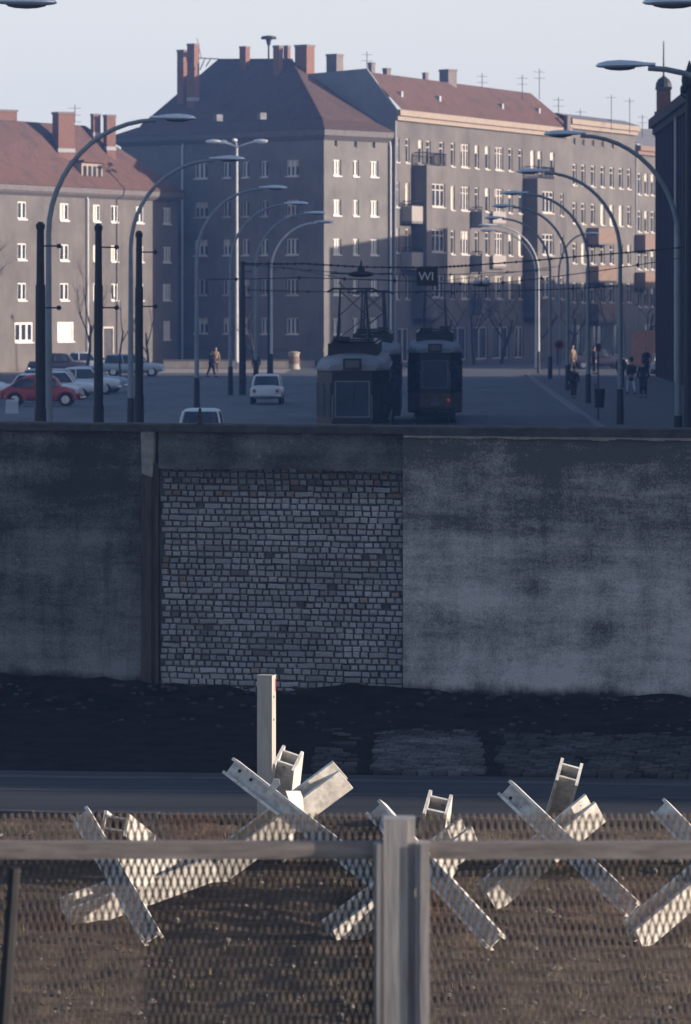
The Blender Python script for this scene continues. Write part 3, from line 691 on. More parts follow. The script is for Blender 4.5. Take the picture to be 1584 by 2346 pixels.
def chimney(root, px0, px1, yt, yb, Y, m=None, rot=-38, ratio=0.8, flash=True):
    s = F / Y; w = (px1 - px0) / s; a = R(abs(rot)); A = w / (math.cos(a) + ratio * math.sin(a)); c = ppt((px0 + px1) / 2, yt, Y); zb = EYE - (yb - VY) / s
    q = Matrix.Rotation(R(rot), 3, 'Z'); b = MB(); b.box((c.x, c.y, (c.z + zb) / 2 - .4), (A, A * ratio, c.z - zb + .8), q)
    ch = b.build('chimney', m or M['chim'], root)
    b = MB(); b.box((c.x, c.y, c.z + .05), (A * 1.1, A * ratio * 1.1, .16), q); fixchild(b, 'chimney_cap', M['chim_g'], ch, root)
    if flash:
        b = MB(); b.box((c.x, c.y, zb + .15), (A * 1.06, A * ratio * 1.06, .28), q); fixchild(b, 'flashing', M['lead'], ch, root)
def antenna(root, px, yt, yb, Y, arms=3):
    p0 = ppt(px, yb, Y); p1 = ppt(px, yt, Y); b = MB(); b.tube([p0 - Vector((0, 0, .6)), p1], .03, 5)
    for i in range(arms):
        z = p1.z - .25 - i * .5; b.tube([(p1.x - .45, p1.y - .1, z), (p1.x + .45, p1.y + .1, z)], .014, 4)
    b.build('aerial', M['dark'], root)
def roof_part(root, polys, m, name='roof'):
    b = MB()
    for p in polys: b.quad(*p)
    return b.build(name, m, root)
def pipe(fa, root, px, z0, z1, o=.14, r=.07, px2=None):
    u = fa.u(px); b = MB(); b.tube([fa.pt(u, z1 + .2, o - .1), fa.pt(u, z1 - .2, o), fa.pt(u, z0, o)], r, 6); b.build('downpipe', M['pipe'], root)

# ---- corner house (two street fronts meeting at an edge)
L_, C0, Rr = (-23.3, 300.0), (-7.3, 287.0), (-2.62, 292.4)
FL, FR = Facade(L_, C0), Facade(C0, Rr)
cb = thing('corner_house', 'large corner apartment house with brown hipped roof and tall red chimneys, one front shaded', 'apartment house', (C0[0], C0[1], 0))
ZR = [(14.25, 15.45), (11.3, 12.5), (8.4, 9.6), (5.4, 6.6), (2.5, 3.7)]
for i, (z0, z1) in enumerate(ZR):
    for pxc, w, n in ((461, 30, 3), (520, 17, 2), (563, 16, 2), (606, 16, 2), (670, 28, 3)):
        FL.win(pxc, w, z0, z1, n=n, m=.14, frame=M['frame_g'] if i % 2 else M['frame'], blind=0.35 if random.random() < .3 else 0)
    for pxc, w, n in ((773, 18, 3), (816, 13, 2), (858, 18, 3)):
        FR.win(pxc, w, z0, z1, n=n, m=.15, t=.09, blind=0.9 if random.random() < .35 else 0, part=random.choice((.3, .45, .6)))
for px in (770, 815, 857): FR.win(px, 6, 16.4, 16.9, n=1, t=.03, sill=0, frame=M['frame_g'])
EZ = 17.3
b = MB(); FL.wall(b, -.2, EZ); FR.wall(b, -.2, EZ)
inw = lambda fa, d: -fa.n * d
P = [Vector((*L_, 0)), Vector((*C0, 0)), Vector((*Rr, 0))]
Lb = P[0] + inw(FL, 12); Rb = P[2] + inw(FR, 12); 
for a, c in ((P[2], Rb), (Rb, Lb), (Lb, P[0])): b.quad(a + Vector((0, 0, -.2)), c + Vector((0, 0, -.2)), c + Vector((0, 0, EZ)), a + Vector((0, 0, EZ)))
b.build('wall', M['stucco_c'], cb); FL.windows(cb); FR.windows(cb)
b = MB(); up = Vector((0, 0, 1))
def eave(b, pts, z0, z1, o):             # pts with outward offsets already
    n = len(pts) // 2
for fa, ext0, ext1 in ((FL, 0.3, 0.0), (FR, 0.0, 0.3)): pass
co = (FL.n + FR.n).normalized() / max(.4, (FL.n + FR.n).normalized().dot(FL.n))
def ring(o, z): return [P[0] + FL.n * o - FL.d * o + up * z, P[1] + co * o + up * z, P[2] + FR.n * o + FR.d * o * .2 + up * z, Rb + FR.d * o * .2 - FR.n * o + up * z, Lb - FL.d * o - FL.n * o + up * z]
b.loft([ring(.02, EZ - .45), ring(.35, EZ - .2), ring(.5, EZ - .1), ring(.55, EZ + .32), ring(.1, EZ + .36)]); b.build('cornice', M['cornice_g'], cb)
e = ring(.62, EZ + .34); e2 = ring(-1.1, EZ + 1.15)
A = ppt(503, 137, 303.5); B = ppt(668, 137, 297.0)
Lm = (e2[0] + e2[4]) / 2
rf = roof_part(cb, [(e[0], e[1], e2[1], e2[0]), (e[1], e[2], e2[2], e2[1]), (e[2], e[3], e2[3], e2[2]), (e[3], e[4], e2[4], e2[3]), (e[4], e[0], e2[0], e2[4]),
    (e2[0], e2[1], B, A), (e2[1], e2[2], B), (e2[2], e2[3], B), (e2[3], e2[4], A, B), (e2[4], e2[0], A)], M['tile_d'])
b = MB(); b.tube([e2[1], B], .11, 6); b.tube([A, B], .1, 6); b.tube([e2[0], A], .1, 6); b.build('roof_ridge', M['tile'], cb)
for args in ((406, 431, 118, 215, 300), (429, 457, 104, 232, 299), (549, 573, 110, 180, 300), (626, 649, 108, 206, 296.5), (650, 666, 108, 180, 298), (676, 721, 107, 205, 296.5), (748, 787, 128, 226, 301)):
    chimney(cb, *args, m=M['chim_g'] if args[0] == 748 else M['chim'], flash=args[0] not in (406, 748, 650))
sp = ppt(616, 96, 299); s0 = ppt(616, 140, 299)
b = MB(); b.tube([s0, sp], .07, 6); b.lathe([(.1, sp.z - .3), (.18, sp.z), (.22, sp.z + .18), (.62, sp.z + .22), (.55, sp.z + .42), (.1, sp.z + .5)], (sp.x, sp.y, 0), 12); b.build('roof_siren', M['dark'], cb)
b = MB(); p0 = ppt(457, 133, 299); p1 = ppt(502, 135, 299); b.tube([p0, p1], .05, 5)
for t in (0, .3, .6): b.tube([p0.lerp(p1, t), p0.lerp(p1, t) - Vector((0.4, 0, 1.2 - t))], .045, 5)
b.tube([ppt(452, 88, 299), ppt(462, 133, 299)], .035, 5); b.build('ladder_rail', M['polegrey'], cb)
for px, py in ((500, 270), (600, 266)):
    b = MB(); c = ppt(px, py, 291.5 if px < 550 else 289); b.box(c, (.35, .7, .5), Matrix.Rotation(R(-38), 3, 'Z')); b.build('roof_hatch', M['slate'], cb)
pipe(FL, cb, 421, 0, EZ - .5); pipe(FR, cb, 892, 0, EZ - .5)
FL.slab(bb := MB(), 0, FL.L, 1.2, 1.45, 0.0, .06); bb.build('plinth_band', M['cornice_g'], cb)

# ---- left house
PL0, PL1 = (-30.12, 269.0), (-18.43, 292.4)
FA = Facade(PL0, PL1); FA2 = FA
d = FA.d
FA = Facade(tuple((Vector((*PL0, 0)) - d * 14)[:2]), PL1)
lh = thing('left_house', 'lower apartment house on the left with red tiled roof, dormer and white-framed windows', 'apartment house', (PL1[0], PL1[1], 0))
LZ = FA.z(150, 439)
rows = [(FA.z(150, 505), FA.z(150, 466)), (FA.z(150, 597), FA.z(150, 560)), (FA.z(150, 688), FA.z(150, 649))]
for i, (z0, z1) in enumerate(rows):
    for pxc, w in ((-55, 17), (51, 20), (148, 20), (222, 16), (263, 16), (321, 17), (383, 18)):
        FA.win(pxc, w, z0, z1, n=3 if pxc in (383,) else 2, t=.09, m=.17, blind=0.95 if random.random() < .4 else 0, part=random.choice((.3, .4, .5)))
g0, g1 = FA.z(100, 783), FA.z(100, 738)
FA.win(55, 42, g0, g1, n=3, t=.16, m=.24); FA.win(151, 38, g0, g1, n=1, t=.16, blind=.99); FA.win(383, 16, g0, g1, n=1, t=.1, blind=.9)
FA.win(250, 26, 0.0, FA.z(250, 748), n=1, t=.14, sill=0, pane=M['doorw'], frame=M['frame_g'])
b = MB(); FA.wall(b, -.2, LZ)
Pa, Pb = FA.P0, FA.P1; Pbk = Pb + inw(FA, 10); Pak = Pa + inw(FA, 10)
for a, c in ((Pb, Pbk), (Pbk, Pak), (Pak, Pa)): b.quad(a - up * .2, c - up * .2, c + up * LZ, a + up * LZ)
b.build('wall', M['stucco_l'], lh); FA.windows(lh, rec=.14)
def ring2(o, z): return [Pa + FA.n * o - FA.d * o + up * z, Pb + FA.n * o + FA.d * o * .3 + up * z, Pbk - FA.n * o + FA.d * o * .3 + up * z, Pak - FA.n * o - FA.d * o + up * z]
b = MB(); b.loft([ring2(.02, LZ - .4), ring2(.35, LZ - .2), ring2(.5, LZ - .05), ring2(.55, LZ + .3), ring2(.1, LZ + .34)]); b.build('cornice', M['cornice_g'], lh)
e = ring2(.62, LZ + .32); Bp = ppt(196, 288, 287.5); Ap = Pa + inw(FA, 5) + up * Bp.z
roof_part(lh, [(e[0], e[1], Bp, Ap), (e[1], e[2], Bp), (e[2], e[3], Ap, Bp), (e[3], e[0], Ap)], M['tile'])
for args in ((-22, 40, 256, 312, 281), (120, 172, 261, 350, 281), (208, 231, 265, 312, 287), (237, 266, 267, 345, 287)): chimney(lh, *args, rot=-60, ratio=1.2)
antenna(lh, 172, 240, 262, 284)
c = FA.pt(FA.u(217), FA.z(217, 395), -.3); q = Matrix.Rotation(math.atan2(FA.d.y, FA.d.x), 3, 'Z')
dw = FA.u(243) - FA.u(195); b = MB(); b.box(c - FA.n * 1.2, (dw, 2.6, 1.35), q); dm = b.build('dormer', M['cornice'], lh)
b = MB(); b.box(c - FA.n * 1.1 + up * .78, (dw + .3, 3.0, .16), q); fixchild(b, 'dormer_roof', M['tile'], dm, lh)
for i in range(4):
    b = MB(); b.box(c + FA.d * (dw * (i - 1.5) / 4.3) + FA.n * .11, (dw / 7, .03, .9), q); fixchild(b, 'dormer_pane', M['glass'], dm, lh)
pipe(FA, lh, 198, 0, LZ - .4)

# ---- the long row on the right: three houses
G0 = Vector((-2.15, 293.0, 0)); gd = Vector((14.15, 32.6, 0)).normalized()
def rowpt(t): p = G0 + gd * t; return (p.x, p.y)
F0 = Facade(rowpt(0), rowpt(90))
tA, tB, tC = F0.u(1299), F0.u(1456), F0.u(1456) + 22
def row_house(name, label, t0, t1, ez, m):
    fa = Facade(rowpt(t0), rowpt(t1)); o = thing(name, label, 'apartment house', (fa.P0.x, fa.P0.y, 0)); fa.root = o; fa.ez = ez; fa.m = m; return fa
def finish_row(fa, flat_in=2.3, rise=2.9, roofm=M['tile'], corn=M['cornice'], gable=M['gable'], bays=()):
    b = MB(); fa.wall(b, -.2, fa.ez)
    a0, a1 = fa.P0, fa.P1; k0 = a0 - fa.n * 11; k1 = a1 - fa.n * 11
    b.quad(a1 - up * .2, k1 - up * .2, k1 + up * fa.ez, a1 + up * fa.ez); b.quad(k0 - up * .2, k1 - up * .2, k1 + up * fa.ez, k0 + up * fa.ez)
    b.build('wall', fa.m, fa.root); fa.windows(fa.root)
    z = fa.ez
    b = MB(); fa.slab(b, 0.05, fa.L - .05, z + .05, z + .5, -.1, .5); fa.slab(b, .05, fa.L - .05, z - .3, z + .048, -.05, .28); b.build('cornice', corn, fa.root)
    r0 = fa.pt(.1, z + .5, .55); r1 = fa.pt(fa.L - .1, z + .5, .55); s0 = fa.pt(.1, z + .5 + rise, -flat_in); s1 = fa.pt(fa.L - (2.4 if rise > 2 else .1), z + .5 + rise, -flat_in)
    w0 = fa.pt(.1, z + .2 + rise * .9, -11); w1 = fa.pt(fa.L - .1, z + .2 + rise * .9, -11)
    roof_part(fa.root, [(r0, r1, s1, s0), (s0, s1, w1, w0), (r1, s1, w1)], roofm)
    if gable:
        g = MB(); g.prism([fa.pt(0, -.2, 0), fa.pt(0, z + .55, .1), fa.pt(0, z + .75 + rise, -flat_in), fa.pt(0, z + .5 + rise * .9, -11), fa.pt(0, -.2, -11)], fa.d * .3); g.build('gable_wall', gable, fa.root)
RA = row_house('tall_apartment_house', 'taupe apartment house with cream cornice, red roof and projecting bays, beside the corner house', 0, tA, 18.9, M['stucco_r'])
AR = [(15.45, 17.3), (12.05, 13.95), (8.6, 10.45), (5.1, 6.95)]
for i, (z0, z1) in enumerate(AR):
    for pxc, w, n in ((911, 9, 1), (934, 9, 1), (1038, 9, 1), (1066, 19, 3), (1093, 9, 1), (1117, 10, 1), (1144, 19, 3), (1170, 9, 1), (1193, 9, 1)) + (((964, 10, 1), (982, 10, 1), (1012, 11, 1), (1221, 10, 1), (1237, 9, 1), (1266, 10, 1)) if i == 0 else ((1288, 7, 1),)):
        RA.win(pxc, w, z0, z1, n=n, t=.10, m=.2, tr=.28, frame=M['frame_g'], blind=random.choice((0, 0, .3, .3, .95)), part=random.choice((None, None, .4)))
for pxc, w in ((925, 26), (1052, 36), (1100, 36), (1148, 36), (1190, 20)): RA.win(pxc, w, .3, 2.9, n=2, t=.12, sill=0, frame=M['frame_g'])
finish_row(RA)
def bay(fa, px_attach, px_front_l, px_front_r, z0, z1, wins, rows_, m=M['stucco_r']):
    u0 = fa.u(px_attach)
    # projection so that the front-left corner shows at px_front_l
    p = 0.2
    for _ in range(400):
        q = fa.pt(u0, 0, p)
        if VX + q.x / q.y * F >= px_front_l: break
        p += .01
    base = fa.pt(u0, 0, p); k0 = (px_front_r - VX) / F; u1 = (k0 * base.y - base.x) / (fa.d.x - k0 * fa.d.y)
    fb = Facade(base[:2], (base + fa.d * u1)[:2])
    for (za, zb) in rows_:
        for pxc, w, n in wins: fb.win(pxc, w, za, zb, n=n, t=.11, m=.16, tr=.28, frame=M['frame_g'], sill=1)
    b = MB(); fb.wall(b, z0, z1); h0, h1 = up * z0, up * z1; A0, A1 = fb.P0, fb.P1; K0 = A0 - fa.n * p; K1 = A1 - fa.n * p
    b.quad(A0 + h0, K0 + h0, K0 + h1, A0 + h1); b.quad(A1 + h0, K1 + h0, K1 + h1, A1 + h1); b.quad(A0 + h0, A1 + h0, K1 + h0, K0 + h0); b.quad(A0 + h1, A1 + h1, K1 + h1, K0 + h1)
    o = b.build('bay', m, fa.root)
    n0 = len(C.objects); fb.windows(fa.root)
    return fb, p, o
def railing(fa, a, c, z, h, o0, o1, parent, root, step=.16):
    b = MB()
    def seg(p, q):
        n = max(2, int((q - p).length / step))
        for i in range(n + 1):
            x = p.lerp(q, i / n); b.box((x.x, x.y, z + h / 2), (.035, .035, h))
        b.tube([p + up * (z + h), q + up * (z + h)], .035, 4); b.tube([p + up * (z + .08), q + up * (z + .08)], .03, 4)
    A0, A1, B0, B1 = fa.pt(a, 0, o0), fa.pt(a, 0, o1), fa.pt(c, 0, o1), fa.pt(c, 0, o0)
    seg(A0, A1); seg(A1, B0); seg(B0, B1); return fixchild(b, 'railing', M['dark'], parent, root)
def balcony(fa, px_attach, px_fl, px_fr, z0, h, m, o_base=0.0, rail=0.0):
    u0 = fa.u(px_attach); p = 0.2
    for _ in range(300):
        q = fa.pt(u0, 0, p)
        if VX + q.x / q.y * F >= px_fl: break
        p += .01
    base = fa.pt(u0, 0, p); k0 = (px_fr - VX) / F; u1 = u0 + (k0 * base.y - base.x) / (fa.d.x - k0 * fa.d.y)
    b = MB(); fa.slab(b, u0, u1, z0 - .18, z0, 0.0, p); o = b.build('balcony', M['cornice_g'], fa.root)
    b = MB(); fa.slab(b, u0, u1, z0 + .002, z0 + h, p - .1, p); fa.slab(b, u0, u0 + .1, z0 + .002, z0 + h, 0.0, p - .101); fa.slab(b, u1 - .1, u1, z0 + .002, z0 + h, 0.0, p - .101)
    fixchild(b, 'parapet', m, o, fa.root)
    if rail: railing(fa, u0 + .05, u1 - .05, z0 + h, rail, .1, p - .05, o, fa.root)
fb1, p1, o1 = bay(RA, 945, 978, 1026, 3.6, 15.3, ((1005, 30, 3),), [(r[0] + .1, r[1]) for r in AR[1:]])
u0 = RA.u(945); railing(RA, u0 + .1, u0 + fb1.L - .1, 15.31, .95, .1, p1 - .1, o1, RA.root)
fb2, p2, o2 = bay(RA, 1200, 1232, 1273, 3.6, 14.95, ((1256, 26, 3),), [(r[0] + .1, r[1]) for r in AR[1:]])
u0 = RA.u(1200); railing(RA, u0 + .1, u0 + fb2.L - .1, 14.96, .95, .1, p2 - .1, o2, RA.root)
for z0 in (11.1, 7.6): balcony(RA, 919, 944, 973, z0 - .1, 1.15, M['balc_g'], rail=.35)
for z0 in (11.0, 7.5, 4.1): balcony(RA, 1079, 1105, 1106.5, z0 - .1, 1.15, M['gable'], rail=.3)
for z0 in (11.2, 7.7): balcony(RA, 1122, 1130, 1160, z0, .9, M['balc_g'])
for args in ((843, 860, 147, 175, 299), (877, 896, 160, 178, 301), (968, 982, 170, 190, 306), (1007, 1047, 163, 192, 309), (1292, 1308, 268, 290, 324)): chimney(RA.root, *args, m=M['chim_g'], rot=-50, flash=False)
for px, a, c in ((841, 118, 152), (1105, 168, 200), (1197, 172, 212), (1236, 158, 210), (1280, 222, 262)): antenna(RA.root, px, a, c, 315, 2)
for px, py in ((928, 226), (1015, 236), (1158, 250), (1242, 262)):
    u = RA.u(px + 8); MB().box(RA.pt(u, RA.ez + 1.7, -.75), (.35, .5, .6), Matrix.Rotation(math.atan2(RA.d.y, RA.d.x), 3, 'Z')).build('skylight', M['lead'], RA.root)

RBh = row_house('buff_apartment_house', 'buff flat-roofed apartment house with cream cornice and terracotta balconies, behind the right lamps', tA, tB, 19.75, M['stucco_b'])
BR = [(14.7, 16.5), (11.45, 13.25), (8.1, 9.85), (4.8, 6.5)]
for i, (z0, z1) in enumerate(BR):
    for pxc, w in ((1317, 9), (1337, 9), (1359, 9), (1381, 9), (1402, 9), (1423, 9), (1442, 8)):
        RBh.win(pxc, w, z0, z1, n=1, t=.12, tr=.28, frame=M['frame_g'], blind=random.choice((0, 0, .3, .9)), part=random.choice((None, .4)))
for pxc in (1316, 1337, 1359, 1381, 1404): RBh.win(pxc, 5, 18.1, 18.7, n=1, t=.04, sill=0, frame=M['frame_g'])
for pxc in (1325, 1372, 1420): RBh.win(pxc, 26, .2, 2.9, n=2, t=.12, sill=0, frame=M['frame_g'])
finish_row(RBh, flat_in=1.0, rise=.5, roofm=M['slate'], gable=None)
for z0 in (9.9, 6.65, 3.4): balcony(RBh, 1345, 1372, 1413, z0, 1.25, M['balc'])
for px, a, c in ((1401, 217, 282), (1443, 225, 290), (1330, 250, 290)): antenna(RBh.root, px, a, c, 332, 1)
b = MB()
for px, w in ((1345, 50), (1385, 30)): c = ppt(px, 288, 337); b.box(c, (w * .037, 2, 1.0))
b.build('roof_hut', M['slate'], RBh.root)
RC = row_house('hip_roofed_house', 'farthest apartment house of the row, grey hipped roof, beside the dark brick building', tB, tC, 18.1, M['stucco_b'])
for i, (z0, z1) in enumerate([(14.3, 16.2), (11.0, 12.9), (7.7, 9.5), (4.4, 6.2)]):
    for pxc in (1466, 1481, 1496, 1510, 1524): RC.win(pxc, 8, z0, z1, n=1, t=.12, tr=.28, frame=M['frame_g'], blind=random.choice((0, .3)))
RC.win(1490, 24, .2, 2.9, n=2, t=.12, sill=0, frame=M['frame_g'])
finish_row(RC, flat_in=3.6, rise=2.0, roofm=M['slate'], corn=M['balc'], gable=M['gable'])
for z0 in (9.5, 6.2): balcony(RC, 1455, 1479, 1508, z0, 1.25, M['balc'])
antenna(RC.root, 1472, 262, 300, 345, 2)

# ---- unseen houses right of the frame, added to shade lower storeys and border road
def shade_house(name, label, pts, h, m, roofm):
    c = pts[0]; o = thing(name, label, 'apartment house', (c[0], c[1], 0)); b = MB()
    fa = Facade(pts[0], pts[1]); n = int(fa.L / 3.2)
    for zi in range(int((h - 1.5) / 3.2)):
        for i in range(min(n, 12)):
            u = (i + .5) * fa.L / min(n, 12); fa.wins.append((u - .5, u + .5, 1.2 + zi * 3.2, 2.9 + zi * 3.2, dict(n=2)))
    fa.wall(b, -.2, h); V = [Vector((*p, 0)) for p in pts]
    for i in range(1, len(V)): a, c2 = V[i], V[(i + 1) % len(V)]; b.quad(a - up * .2, c2 - up * .2, c2 + up * h, a + up * h)
    b.build('wall', m, o); fa.windows(o); b = MB(); b.prism([v + up * (h + .01) for v in V], up * .4); b.build('roof', roofm, o); return o
def rp(t, off): p = G0 + gd * t + Vector((gd.y, -gd.x, 0)) * off; return (p.x, p.y)
shade_house('side_street_shade_house', 'plain stucco house standing across the side street, right of the dark brick building', [(24.0, 296.5), (24.0, 282.5), (36, 282.5), (36, 296.5)], 14.4, M['stucco_l'], M['slate'])
wq = lambda u, v: tuple(wpt(u, v, 0))[:2]
shade_house('border_shade_house', 'tall plain house whose street front continues the line of the border wall', [wq(15.5, .1), wq(83, .1), wq(83, -11), wq(15.5, -11)], 14.5, M['stucco_l'], M['slate'])
shade_house('low_shade_house', 'low long stucco house standing across the side street, farther right', [rp(90, 27), rp(12, 27), rp(12, 38), rp(90, 38)], 11.3, M['stucco_b'], M['slate'])

# ---- dark brick building on the right side of the street
DX, DY, DH = 15.2, 251.0, 16.6
db = thing('dark_brick_building', 'dark red brick building with corner turret and mast, filling the right edge of the photo', 'building', (DX, DY, 0))
FD = Facade((DX, DY), (DX, 58.0))        # faces the street (left)
for k in range(24):
    for z0, z1 in ((1.0, 3.6), (5.0, 8.2), (9.2, 12.2), (13.2, 15.2)):
        u = 2.2 + k * 2.6; FD.wins.append((u - .55, u + .55, z0, z1, dict(n=2, frame=M['doorw'], tr=.3, t=.08)))
b = MB(); FD.wall(b, -.2, DH, rec=.35)
V = [Vector((DX, DY, 0)), Vector((DX, 58, 0)), Vector((34, 58, 0)), Vector((34, DY, 0))]
for i in (1, 2, 3): a, c = V[i], V[(i + 1) % 4]; b.quad(a - up * .2, c - up * .2, c + up * DH, a + up * DH)
b.build('wall', M['brickd'], db); FD.windows(db, rec=.3)
b = MB()
for k in range(25): FD.slab(b, .6 + k * 2.6 - .02, 1.2 + k * 2.6, 0, DH - .9, 0.0, .22)
b.build('pilasters', M['brickd'], db)
b = MB(); FD.slab(b, -.35, FD.L, DH - .9, DH - .5, -.1, .35); FD.slab(b, -.5, FD.L, DH - .5, DH + .1, -.1, .6); b.box((25, DY + .3, DH - .2), (18.6, .6, .6)); b.build('cornice', M['brickd'], db)
b = MB(); b.quad((DX - .6, DY + .4, DH + .1), (34, DY + .4, DH + .1), (34, 58, DH + .1), (DX - .6, 58, DH + .1)); 
b.prism([(DX + 1.0, DY - 2, DH + .1), (DX + 1.4, DY - 2, DH + 1.3), (DX + 3.4, DY - 2, DH + 1.1), (34, DY - 2, DH + 1.0), (34, DY - 2, DH + .1)], (0, -190, 0)); b.build('roof', M['slate'], db)
tx = (1521 - VX) * DY / F
b = MB(); zt = ppt(1521, 205, DY).z; w = .88
b.box((tx, DY + .1, (DH - 1 + zt) / 2), (w, w, zt - DH + 1)); tz = DH + .6; b.box((tx, DY + .1, DH - .2), (w + .25, w + .25, 1.6)); tu = b.build('turret', M['brickd'], db)
b = MB(); b.box((tx, DY + .1, zt + .08), (w + .14, w + .14, .16)); b.lathe([(.52, zt + .16), (.5, zt + .4), (.36, zt + .66), (.14, zt + .82), (.04, zt + .92)], (tx, DY + .1, 0), 12); fixchild(b, 'turret_cap', M['dark'], tu, db)
b = MB(); b.tube([(tx, DY + .1, zt + .8), (tx, DY + .1, ppt(1521, 94, DY).z)], [.06, .035], 6); fixchild(b, 'mast', M['dark'], tu, db)
pipe(FD, db, 1560, 0.2, DH - .6, o=.32, r=.06)

# ================================================================== LAMPS, POLES, WIRES
def arch_lamp(X, Y, side, label, group, pole=M['polegrey'], base=True, fat=1.0, headY=None, reach=3.55, hz=10.15):
    """side=+1: the arm reaches towards +x"""
    o = thing('street_lamp', label, 'street lamp', (X, Y, 0), 0, group); b = MB(); pts = []; rad = []
    b.tube([(X, Y, 0), (X, Y, 1.5)], [.15 * fat, .13 * fat], 10); b.build('lamp_base', M['dark'] if base else pole, o)
    b = MB(); zs = 6.9; top = hz - .05
    for z in (1.49, 3, 5, zs): pts.append((X, Y, z)); rad.append((.118 - .006 * z) * fat)
    for i in range(1, 13):
        a = math.pi / 2 * i / 12; pts.append((X + side * (reach - .55) * (1 - math.cos(a)), Y, zs + (top - zs) * math.sin(a))); rad.append((.078 - .018 * i / 12) * fat)
    b.tube(pts, rad, 8); b.build('lamp_pole', pole, o, smooth=True)
    xh = X + side * (reach - .05); rings = []
    for t, rw, rh in ((-.66, .05, .045), (-.45, .08, .06), (-.2, .15, .10), (.1, .19, .125), (.4, .17, .11), (.58, .10, .065), (.64, .02, .015)):
        rings.append([Vector((xh + side * t, Y + rw * math.cos(2 * math.pi * k / 12), hz + .01 - t * .02 + rh * math.sin(2 * math.pi * k / 12) * (1.0 if math.sin(2 * math.pi * k / 12) > 0 else .5))) for k in range(12)])
    b = MB(); b.loft(rings); b.build('lamp_head', M['lamphead'], o, smooth=True)
    b = MB(); b.ell((xh + side * .12, Y, hz - .03), (.36, .12, .075), 12, 6); b.build('lamp_lens', M['lens'], o, smooth=True)
    return o
GL = 'arched street lamps along the left side of the street'; GR = 'arched street lamps along the right side of the street'
ords = ['nearest', 'second', 'third', 'fourth', 'fifth', 'sixth']
left = [(66.5, -10.4, 'left lamp nearest the camera, only its head showing in the top left corner'),
        (109.0, -10.5, 'big arched lamp whose head hangs before the shaded front of the corner house roof'),
        (140.6, -10.57, 'arched lamp with dark lower pole, second in view from the left'),
        (177.0, -10.3, 'third arched lamp from the left with a dark thick pole near the far car'),
        (206.0, -10.2, 'fourth arched lamp from the left, its arm crossing the pale tall mast'),
        (229.0, -9.85, 'fifth arched lamp from the left, thin and bluish, head low before the corner house edge'),
        (255.0, -9.95, 'sixth arched lamp from the left with sunlit arm and head')]
for Y, X, lb in left: arch_lamp(X, Y, 1, lb, GL, pole=M['polepale'] if Y > 250 else M['polegrey'], fat=1.0)  # lamp beyond the street shade gets a paler colour for the sun on it
right = [(66.5, 7.9, 'right lamp nearest the camera, only its head showing in the top right corner'),
         (84.5, 7.9, 'right lamp with its head against the sky left of the brick turret'),
         (119.4, 7.85, 'right lamp whose pole stands before the dark brick building'),
         (154.5, 7.85, 'right lamp with the pole beside the group of dark pedestrians'),
         (185.7, 7.9, 'right lamp with thick dark pole, left of the pedestrian group'),
         (211.8, 7.9, 'right lamp standing just left of the lone pedestrian'),
         (242.6, 7.95, 'right lamp standing beside the round traffic sign'),
         (266.5, 7.95, 'slim sunlit lamp on the right, the nearer of the two pale ones'),
         (287.0, 8.35, 'slim sunlit lamp on the right, the farther of the two pale ones')]
for i, (Y, X, lb) in enumerate(right): arch_lamp(X, Y, -1, lb, GR, pole=M['polepale'] if Y > 250 else M['polegrey'], fat=1.0 if Y < 250 else .75, base=Y < 280)  # far pair coloured paler, sunlight put into the paint
arch_lamp(-3.75, 327 - 8, 1, 'small distant lamp with a lit head above the middle tram', GR, pole=M['polepale'], reach=3.2)
arch_lamp(10.5, 300, 1, 'distant thin lamp behind the round traffic sign, arching to the right', GR, pole=M['polegrey'], reach=2.6)

# tall five-armed mast
Y = 283.0; X = (543 - VX) * Y / F
o = thing('five_armed_lamp', 'tall pale mast carrying five lamp arms, before the shaded front of the corner house', 'street lamp', (X, Y, 0))
zt = ppt(543, 328, Y).z; MB().tube([(X, Y, 0), (X, Y, 6), (X, Y, zt)], [.14, .11, .08], 8).build('mast', M['polepale'], o, smooth=True)
for k, a in enumerate((172, 130, 268, 20, 350)):
    a = R(a); dx, dy = math.cos(a), math.sin(a); b = MB(); b.tube([(X, Y, zt - .3), (X + dx * .9, Y + dy * .9, zt + .05), (X + dx * 1.5, Y + dy * 1.5, zt + .12)], .045, 6); ar = b.build('lamp_arm', M['polepale'], o)
    b = MB(); b.ell((X + dx * 1.75, Y + dy * 1.75, zt + .14), (.58, .2, .15), 10, 6, Matrix.Rotation(a, 3, 'Z')); fixchild(b, 'lamp_head', M['lamphead'], ar, o)

GP = 'dark tramway poles along the left of the street'
def cat_pole(px, ytop, yb_px, Y, label, H=None, w=1.0, group=GP):
    X = (px - VX) * Y / F; zt = ppt(px, ytop, Y).z; o = thing('tramway_pole', label, 'pole', (X, Y, 0), 0, group)
    MB().tube([(X, Y, 0), (X, Y, 2.6)], [.175 * w, .165 * w], 10).build('pole_foot', M['dark'], o)
    MB().tube([(X, Y, 2.55), (X, Y, 5.4)], [.145 * w, .135 * w], 10).build('pole_middle', M['dark'], o)
    b = MB(); b.tube([(X, Y, 5.35), (X, Y, zt)], [.115 * w, .1 * w], 10); b.lathe([(.12 * w, zt - .12), (.13 * w, zt - .02), (.06 * w, zt + .05)], (X, Y, 0), 10); b.build('pole_top', M['dark'], o)
    for z in (zt - .5, zt - 1.9):
        b = MB(); b.tube([(X, Y, z), (X + .45, Y, z)], .02, 6); b.ell((X + .42, Y, z), (.06, .04, .055), 8, 6); b.build('insulator', M['dark'], o)
    return X, Y, zt
P1 = cat_pole(93, 513, 0, 88, 'leftmost dark tramway pole, beside the big arched lamp pole', w=.82)
P2 = cat_pole(226, 517, 0, 90, 'dark tramway pole standing alone between the parked cars, second from the left', w=.76)
